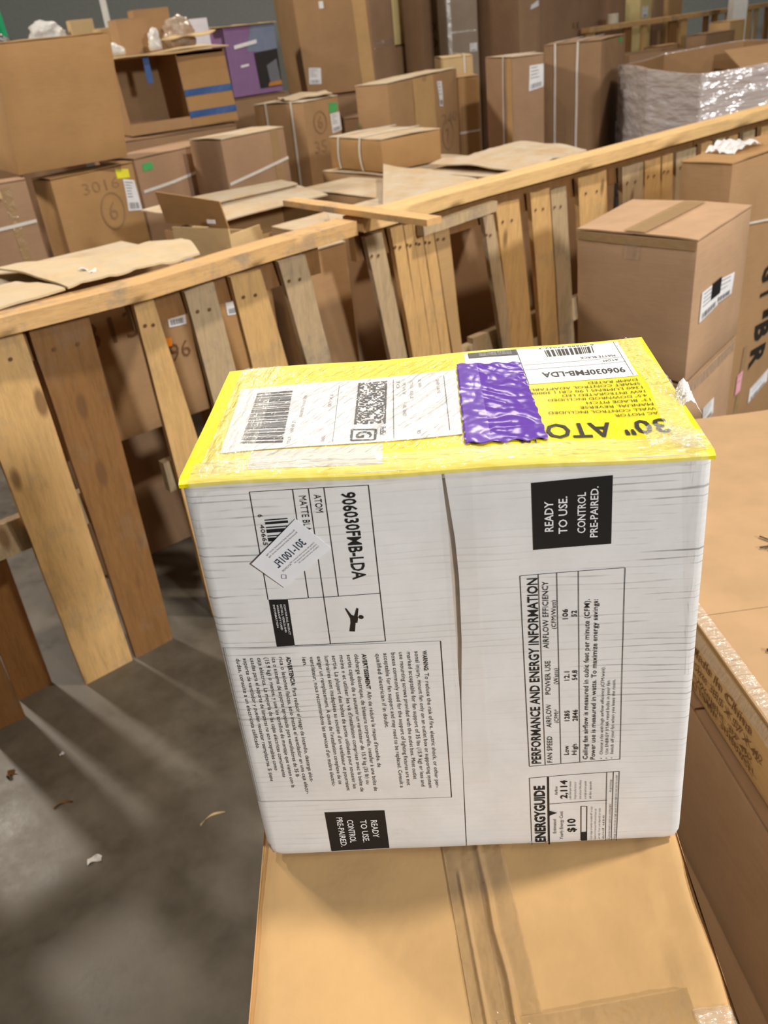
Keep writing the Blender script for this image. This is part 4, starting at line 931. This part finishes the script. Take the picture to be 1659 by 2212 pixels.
def film_blob(label, loc_, sx, sy, sz, mat, name='plastic_bag', cat='plastic bag', sd=0):
    bm = bmesh.new(); bmesh.ops.create_icosphere(bm, subdivisions=4, radius=1)
    for v in bm.verts:
        n = noise.noise(v.co * 1.8 + Vector((sd, 0, 0))) * .35 + abs(noise.noise(v.co * 5 + Vector((0, sd, 0)))) * .25
        v.co = v.co * (1 + n); v.co = Vector((v.co.x * sx, v.co.y * sy, max(v.co.z, -.75) * sz))
    zm = min(v.co.z for v in bm.verts)
    for v in bm.verts: v.co.z -= zm
    me = bpy.data.meshes.new(name); bm.to_mesh(me); bm.free(); me.materials.append(mat)
    for p in me.polygons: p.use_smooth = True
    o = bpy.data.objects.new(name, me); C.objects.link(o); o.location = loc_; return tag(o, label, cat)
BAG = film('bag_film', (.75, .74, .72), .75, .15, 1, 40); BAGD = film('bag_film_dark', (.06, .06, .065), .95, .2, 1, 30); BAGB = film('bag_film_brown', (.45, .33, .24), .85, .2, 1, 40)
film_blob('white crumpled plastic film at the left end of the open blue-taped box', (-1.10, 4.93, ZT + .004), .055, .03, .03, BAG, sd=1)
film_blob('brown wrapped bundle on the open blue-taped box', (-.80, 5.16, ZT + .012), .085, .06, .075, BAGB, sd=3)
film_blob('clear plastic bag between the small box and the wrapped bundle', (-.90, 5.03, ZT + .008), .03, .03, .055, BAG, sd=6)
sheetobj('tan cardboard flap lying on top by the purple printed box', [(-.86, 5.00, 1.556), (-.62, 5.10, 1.560), (-.60, 5.22, 1.575), (-.84, 5.16, 1.565)], .004, 4, mat=KY)
# behind the big left box
bgA = carton('brown box far behind the big plain left box', (-2.5, 5.6, 0), 20, .9, .6, 1.60, KP)
film_blob('dark and clear plastic bags on a far box beyond the left box', (-1.72, 6.02, 1.61), .10, .07, .07, BAG, sd=9)
small('pale brown open box on the far box beyond the left box', (-1.56, 6.0, 1.61), 25, .14, .12, .11, KY)
film_blob('dark plastic bundle behind the left box', (-2.05, 5.9, 1.61), .12, .08, .06, BAGD, sd=12)
mb = MB(); mb.sheet(lambda u, v: (lerp(-2.40, -2.29, u) + .05 * (1 - v), 7.0 + .02 * math.sin(u * 5), lerp(1.0, 2.1, v)), (0, -1, 0), .02, 4, 10)
o = mb.build('green_banner', plain('green_board', (.02, .42, .18), .5), None); tag(o, 'green board standing against the grey wall at the top left', 'board')
def pole(label, loc_, r_, h, mat, name='white_pole', cat='post'):
    mb = MB(); mb.box((-r_, -r_, 0), (r_, r_, h)); mb.box((-r_ * 1.6, -r_ * 1.6, 0), (r_ * 1.6, r_ * 1.6, .012))
    o = mb.build(name, mat, None, bevel=.002); o.location = loc_; return tag(o, label, cat)
WHT = plain('white_paint', (.78, .77, .72), .5)
pole('thin white post rising behind the boxes at the top left', (-1.60, 7.2, 0), .02, 3.2, WHT)
pole('white square pillar behind the plastic-wrapped bin', (3.635, 8.5, 0), .062, 5.5, WHT, 'white_pillar', 'pillar')
# purple printed box
Gb = carton('brown box underneath the purple printed box', (-.64, 5.68, 0), 38, .44, .40, 1.205, KD)
G = thing('printed_box', 'purple and blue printed carton with a dark picture panel', 'box', (-.615, 5.72, 1.215), R(40))
gw, gd, gh = .37, .34, .375
PUR = plain('purple_print', (.26, .15, .31), .35, .5); 
mb = MB(); mb.box((0, 0, 0), (gw, gd, gh)); mb.build('body', PUR, G, bevel=.003)
def gq(c, mat, name, y=-.002):
    mb = MB(); mb.hexa([(c[0][0], y, c[0][1]), (c[1][0], y, c[1][1]), (c[1][0], y + .002, c[1][1]), (c[0][0], y + .002, c[0][1]), (c[3][0], y, c[3][1]), (c[2][0], y, c[2][1]), (c[2][0], y + .002, c[2][1]), (c[3][0], y + .002, c[3][1])]); return mb.build(name, mat, G)
gq([(.14, .235), (gw, .22), (gw, gh), (.20, gh)], plain('blue_grey_print', (.20, .24, .34), .4), 'blue_print', -.002)
gq([(.20, .03), (gw - .002, .03), (gw - .002, .235), (.19, .225)], plain('dark_print', (.03, .028, .028), .4), 'picture_panel', -.004)
gq([(.28, .05), (.36, .06), (.35, .18), (.27, .15)], plain('grey_print', (.16, .17, .19), .4), 'picture_panel', -.006)
gq([(.26, .035), (.365, .035), (.365, .06), (.27, .055)], plain('orange_print', (.5, .22, .05), .5), 'picture_panel', -.0075)
gq([(.05, .255), (.22, .275), (.22, .295), (.05, .275)], PAPW, 'white_streak', -.0085); gq([(.08, .155), (.14, .16), (.14, .172), (.08, .167)], PAPW, 'white_streak', -.004)
mb = MB(); mb.sheet(lambda u, v: (lerp(-.08, gw, u), lerp(-.03, .14, v), gh + .003 + .035 * (1 - u) * 0 + .006 * math.sin(u * 14) * v), (0, 0, 1), .004, 14, 4); mb.build('top_flap', KY, G)
# tall box
Ib = carton('brown box under the tall gaylord box, green sticker on its neighbour', (-.26, 6.12, 0), 16, .62, .60, 1.135, KD)
I_ = carton('very tall plain brown carton with a white label, centre of the back row', (-.184, 6.2, 1.148), 14.3, .473, .62, .95, KR, shift=(-.035, 0))
paper(I_, 'F', [(.020, .074), (.100, .066), (.111, .160), (.032, .168)], 5)
addquad(I_, 'F', [(.38, .002), (.47, .002), (.47, .90), (.38, .90)], KL, 'side_panel', .001); addquad(I_, 'F', [(.16, .49), (.19, .49), (.19, .53), (.16, .53)], PAPW, 'torn_spot', .001)
J = carton('brown carton with clear tape beside the very tall box', (.319, 7.2, 0), 48.5, .27, .40, 1.95, KP)
addquad(J, 'F', [(.0, 1.36), (.26, 1.38), (.26, 1.42), (.0, 1.41)], CLR, 'clear_tape')
K2 = carton('brown box below the glossy yellow-wrapped carton', (.52, 7.95, 0), 45, .40, .45, 1.345, KD)
K = carton('yellowish film-wrapped carton high in the back row', (.547, 8.0, 1.357), 45, .35, .40, .60, kraft('kraft_gold', (.66, .53, .25)))
Lc = carton('dark brown carton with vertical marker writing, back row', (.754, 7.8, 0), 44.7, .25, .20, 2.0, KD)
marker(Lc, 'F', 'X A', (.12, 1.50), .20, .06, dirv=DN, upv=RT)
Mc = carton('grey film-wrapped carton in the back row', (.922, 7.5, 0), 5, .24, .40, 2.0, kraft('kraft_grey', (.34, .27, .21)))
addquad(Mc, 'F', [(.0, 1.2), (.03, 1.2), (.03, 1.98), (.0, 1.98)], CLY, 'stretch_wrap', .002); addquad(Mc, 'F', [(.03, 1.40), (.23, 1.40), (.23, 1.41), (.03, 1.41)], CLY, 'stretch_wrap', .002); paper(Mc, 'F', [(.17, 1.26), (.23, 1.26), (.23, 1.32), (.17, 1.32)], 2)
Nc = carton('brown carton with a dark left side and bright corner, back row', (1.426, 7.2, 0), 30, .21, .50, 2.0, KP)
paper(Nc, 'F', [(.10, 1.50), (.19, 1.52), (.19, 1.56), (.11, 1.53)], 1, 'torn_label', None, None, False)
Oc = carton('wide brown carton with small printed marks, back row', (1.69, 7.6, 0), 50, 1.03, .18, 2.0, KP)
marker(Oc, 'F', 'A K', (.50, 1.32), .14, .05)
Pc = carton('brown carton right of the wide one, beyond a dark gap', (2.46, 8.48, 0), 46, .34, .15, 2.0, KP)
# middle rows
R1 = carton('brown box marked 240 and a circled 7, with a white slip', (.277, 5.0, 0), 59.4, .937, .20, 1.236, KR, top=KDU, seam='x')
paper(R1, 'F', [(.645, 1.055), (.690, 1.050), (.700, 1.186), (.630, 1.190)], 4, 'white_slip'); marker(R1, 'F', '240', (.665, .950), .25, .055, KD); marker(R1, 'F', '7', (.715, .845), .05, .075, KD, ringr=((.745, .885), .085, .085))
addquad(R1, 'F', [(.30, .5), (.58, .5), (.58, 1.23), (.30, 1.23)], KL, 'front_panel', .001)
S_ = carton('narrow brown box with a flat strap, behind the box marked 240', (.765, 5.86, 0), 5, .136, .4, 1.178, KO)
straph(S_, [(0, .86), (.13, .865)])
T_ = carton('small tan strapped box top showing above the narrow box', (.743, 6.4, 0), 2, .205, .4, 1.275, KY)
strapv(T_, .14, dims=(.205, .4, 1.275), w_=.01, z0=.8)
U = carton('tall tan box with a strap and a large white label near its corner', (.983, 5.2, 0), 14, .196, .36, 1.283, KP, top=KDU)
paper(U, 'F', [(.100, 1.105), (.190, 1.120), (.192, 1.235), (.105, 1.232)], 4); strapv(U, .10, face='L', dims=(.196, .50, 1.283)); addquad(U, 'L', [(.0, .5), (.06, .5), (.06, 1.28), (.0, 1.28)], KL, 'edge_board', .001)
V = carton('tall brown box with two vertical straps and a green sticker', (1.240, 5.545, 0), -30, .335, .60, 1.311, KD)
strapv(V, .062, dims=(.329, .60, 1.311)); strapv(V, .195, dims=(.329, .60, 1.311))
paper(V, 'R', [(.42, 1.275), (.50, 1.275), (.50, 1.30), (.42, 1.30)], 1, 'green_sticker', GREEN, 'green sticker', False); paper(V, 'R', [(.36, .70), (.50, .70), (.50, .86), (.36, .84)], 3)
Wc = carton('open dark box between the strapped box and the wrapped bin', (2.05, 6.5, 0), 3, .40, .40, 1.16, KD, closed=False)
Z1 = carton('low brown box with two white straps on the dusty boxes', (.171, 4.0, .937), 33, .34, .42, .135, KO, top=KDU, seam='x')
strapv(Z1, .333, face='L', dims=(.34, .42, .135), w_=.012); strapv(Z1, .150, face='L', dims=(.34, .42, .135), w_=.012)
Z2 = carton('tall brown box with two straps, green sticker and white label', (-.184, 5.0, 0), 50, .30, .37, 1.193, KR, top=KDU)
strapv(Z2, .27, face='L', dims=(.30, .37, 1.193)); strapv(Z2, .08, face='L', dims=(.30, .37, 1.193))
paper(Z2, 'F', [(.205, 1.114), (.282, 1.116), (.290, 1.158), (.212, 1.167)], 1, 'green_sticker', GREEN, 'green sticker', False); paper(Z2, 'F', [(.212, 1.011), (.296, 1.018), (.296, 1.112), (.21, 1.110)], 5)
marker(Z2, 'F', '35', (.05, .93), .10, .06, FAINT); marker(Z2, 'F', '6', (.10, 1.05), .04, .06, FAINT, ringr=((.12, 1.08), .05, .055))
sheetobj('pale loose flap on top of the tall box with two straps', [(-.28, 5.08, 1.212), (-.02, 5.16, 1.212), (-.06, 5.34, 1.222), (-.34, 5.26, 1.216)], .006, 11)
Z3 = carton('brown box with a green sticker between the tall boxes', (.033, 5.72, 0), 6, .17, .30, 1.03, KD)
paper(Z3, 'F', [(.083, .975), (.134, .975), (.134, 1.0), (.083, 1.0)], 1, 'green_sticker', GREEN, 'green sticker', False)

# ------------------------------------------------------------------ stretch-wrapped octagonal bin
X = thing('wrapped_bin', 'open octagonal cardboard bin wrapped in clear stretch film', 'bin', (1.617, 4.80, 0), 0)
ring8 = [Vector(p) for p in ((.055, .67, 0), (0, 0, 0), (.15, -.33, 0), (.60, -.36, 0), (1.12, .0, 0), (1.35, .8, 0), (1.15, 1.5, 0), (.60, 1.50, 0))]
Hb = 1.165
def rp(t_):
    n = len(ring8); x = (t_ % 1) * n; i = int(x) % n; return ring8[i].lerp(ring8[(i + 1) % n], x - int(x))
cen = Vector((.62, .60, 0))
mb = MB()
mb.grid(lambda u, k: rp(u) + Vector((0, 0, k * (Hb + .015 * math.sin(u * 19)))), 64, 8)
mb.grid(lambda u, k: cen + (rp(u) - cen) * .985 + Vector((0, 0, k * (Hb + .015 * math.sin(u * 19)))), 64, 8)
mb.grid(lambda u, k: cen + (rp(u) - cen) * lerp(1, .985, k) + Vector((0, 0, Hb + .015 * math.sin(u * 19))), 64, 1)
mb.grid(lambda u, k: cen + (rp(u) - cen) * k * .985 + Vector((0, 0, .02)), 64, 2)
mb.build('body', KR, X, smooth=R(30), recalc=False)
mb = MB()
def wf(u, k):
    p = rp(u); out = (p - cen).normalized(); crk = (abs(noise.noise(Vector((u * 10, k * 34, 1)))) * (.016 if (u < .14 or u > .98) else .006) + abs(noise.noise(Vector((u * 30, k * 12, 4)))) * .005)
    return cen + (p - cen) * 1.012 + out * crk + Vector((0, 0, k * (Hb + .004 + .015 * math.sin(u * 19))))
mb.grid(wf, 320, 90)
mb.build('stretch_wrap', film('stretch_film', (.78, .78, .84), .50, .15, .7, 8, (1, 1, 3.5), .025, gloss=.22, fk=.6), X, smooth=R(80), recalc=False)
mb = MB(); mb.sheet(lambda u, v: Vector((lerp(.95, 1.28, u), lerp(1.35, .75, v * .8) - .1 * u, Hb - .02 - .16 * v + .02 * u)), (0, 0, 1), .005, 6, 6); mb.build('inner_flap', KR, X)

# ------------------------------------------------------------------ far pallet fence and stock on the right
Q = thing('wooden_fence', 'far fence of upright pallets with a top rail at the upper right', 'fence', (2.13, 7.95, 0), math.atan2(1.7, 2.23))
mb = MB(); mb.box((0, -.04, 1.285), (4.6, .05, 1.325)); mb.build('top_rail', WX, Q, bevel=.002)
x = .02; r = random.Random(5); k = 0
while x < 4.5:
    wv = r.uniform(.07, .13)
    if k % 3 != 1 or x > 1.8:
        mb = MB(); mb.box((x, .0, 0.0), (x + wv, .018, 1.285)); mb.build('slat', (WD, WG, WR)[k % 3], Q)
    x += wv + r.uniform(.05, .16); k += 1
far = [('pale yellow carton with a white label beyond the far fence', (2.95, 9.1), 36, .19, .2, 1.62, kraft('kraft_gold')),
       ('brown carton with a dark arrow mark beyond the far fence', (3.14, 9.27), 36, .16, .3, 1.60, KP),
       ('light tan carton beyond the far fence, left of the pillar', (3.33, 9.42), 36, .24, .3, 1.60, KL),
       ('brown carton far behind the wrapped bin, partly under the far rail', (2.70, 7.80), 36, .30, .15, 1.13, KR),
       ('dark-topped open carton in front of the far fence', (3.02, 7.62), 34, .40, .18, 1.19, KD),
       ('light brown carton beside the white pillar', (3.36, 7.98), 34, .22, .2, 1.25, KL)]
for lb, (x_, y_), yw_, w_, d_, h_, m_ in far: 
    t = carton(lb, (x_, y_, 0), yw_, w_, d_, h_, m_)
    if 'yellow' in lb: paper(t, 'F', [(.03, 1.33), (.12, 1.33), (.12, 1.42), (.03, 1.42)], 2)
film_blob('dark plastic sack beyond the far fence', (2.62, 9.12, 1.30), .10, .08, .15, BAGD, sd=15)
pd = carton('brown carton carrying the dark plastic sack beyond the far fence', (2.50, 8.92, 0), 36, .28, .3, 1.285, KD)
mb = MB(); mb.tube([(0, 0, 0), (0, 0, .075)], .05, 14); o = mb.build('cream_can', plain('cream', (.70, .62, .48), .6), None, bevel=.003); o.location = (2.42, 8.18, 1.326); tag(o, 'small cream can standing on the far rail', 'can')

# ------------------------------------------------------------------ litter on the floor and rail
def litter(label, loc_, sx, sy, sz, mat, rz, name, cat='litter'):
    mb = MB(); rr = random.Random(int(abs(loc_[0]) * 1000))
    mb.sheet(lambda u, v: (sx * (u - .5), sy * (v - .5) + .2 * sx * math.sin(u * 3), sz + sz * .8 * math.sin(u * 7 + v * 3)), (0, 0, 1), sz * .5, 8, 3)
    o = mb.build(name, mat, None, smooth=R(50)); o.location = loc_; o.rotation_euler = (0, 0, rz); return tag(o, label, cat)
litter('tiny bright scrap on the floor nearest the pallets', (-.875, 1.573, 0), .012, .007, .003, PAP, .5, 'paper_scrap')
litter('dark wood splinter on the concrete floor', (-.826, 1.406, 0), .045, .006, .003, BRINK, .3, 'wood_splinter')
litter('crumpled clear film scrap on the concrete floor', (-.711, 1.238, 0),   .030, .016, .003, BAG, .2, 'film_scrap')
litter('dark crumb of debris by the left picture edge', (-.987, 1.522, 0), .022, .012, .006, BRINK, 1.2, 'debris_crumb')
litter('pale thin splinter on the floor left of the white carton', (-.462, 1.315, 0), .06, .004, .002, KY, .5, 'wood_splinter')
litter('grey and white torn tape scrap on the left rail', (-.640, 2.060, 1.062), .06, .018, .006, PAP, -.9, 'tape_scrap')
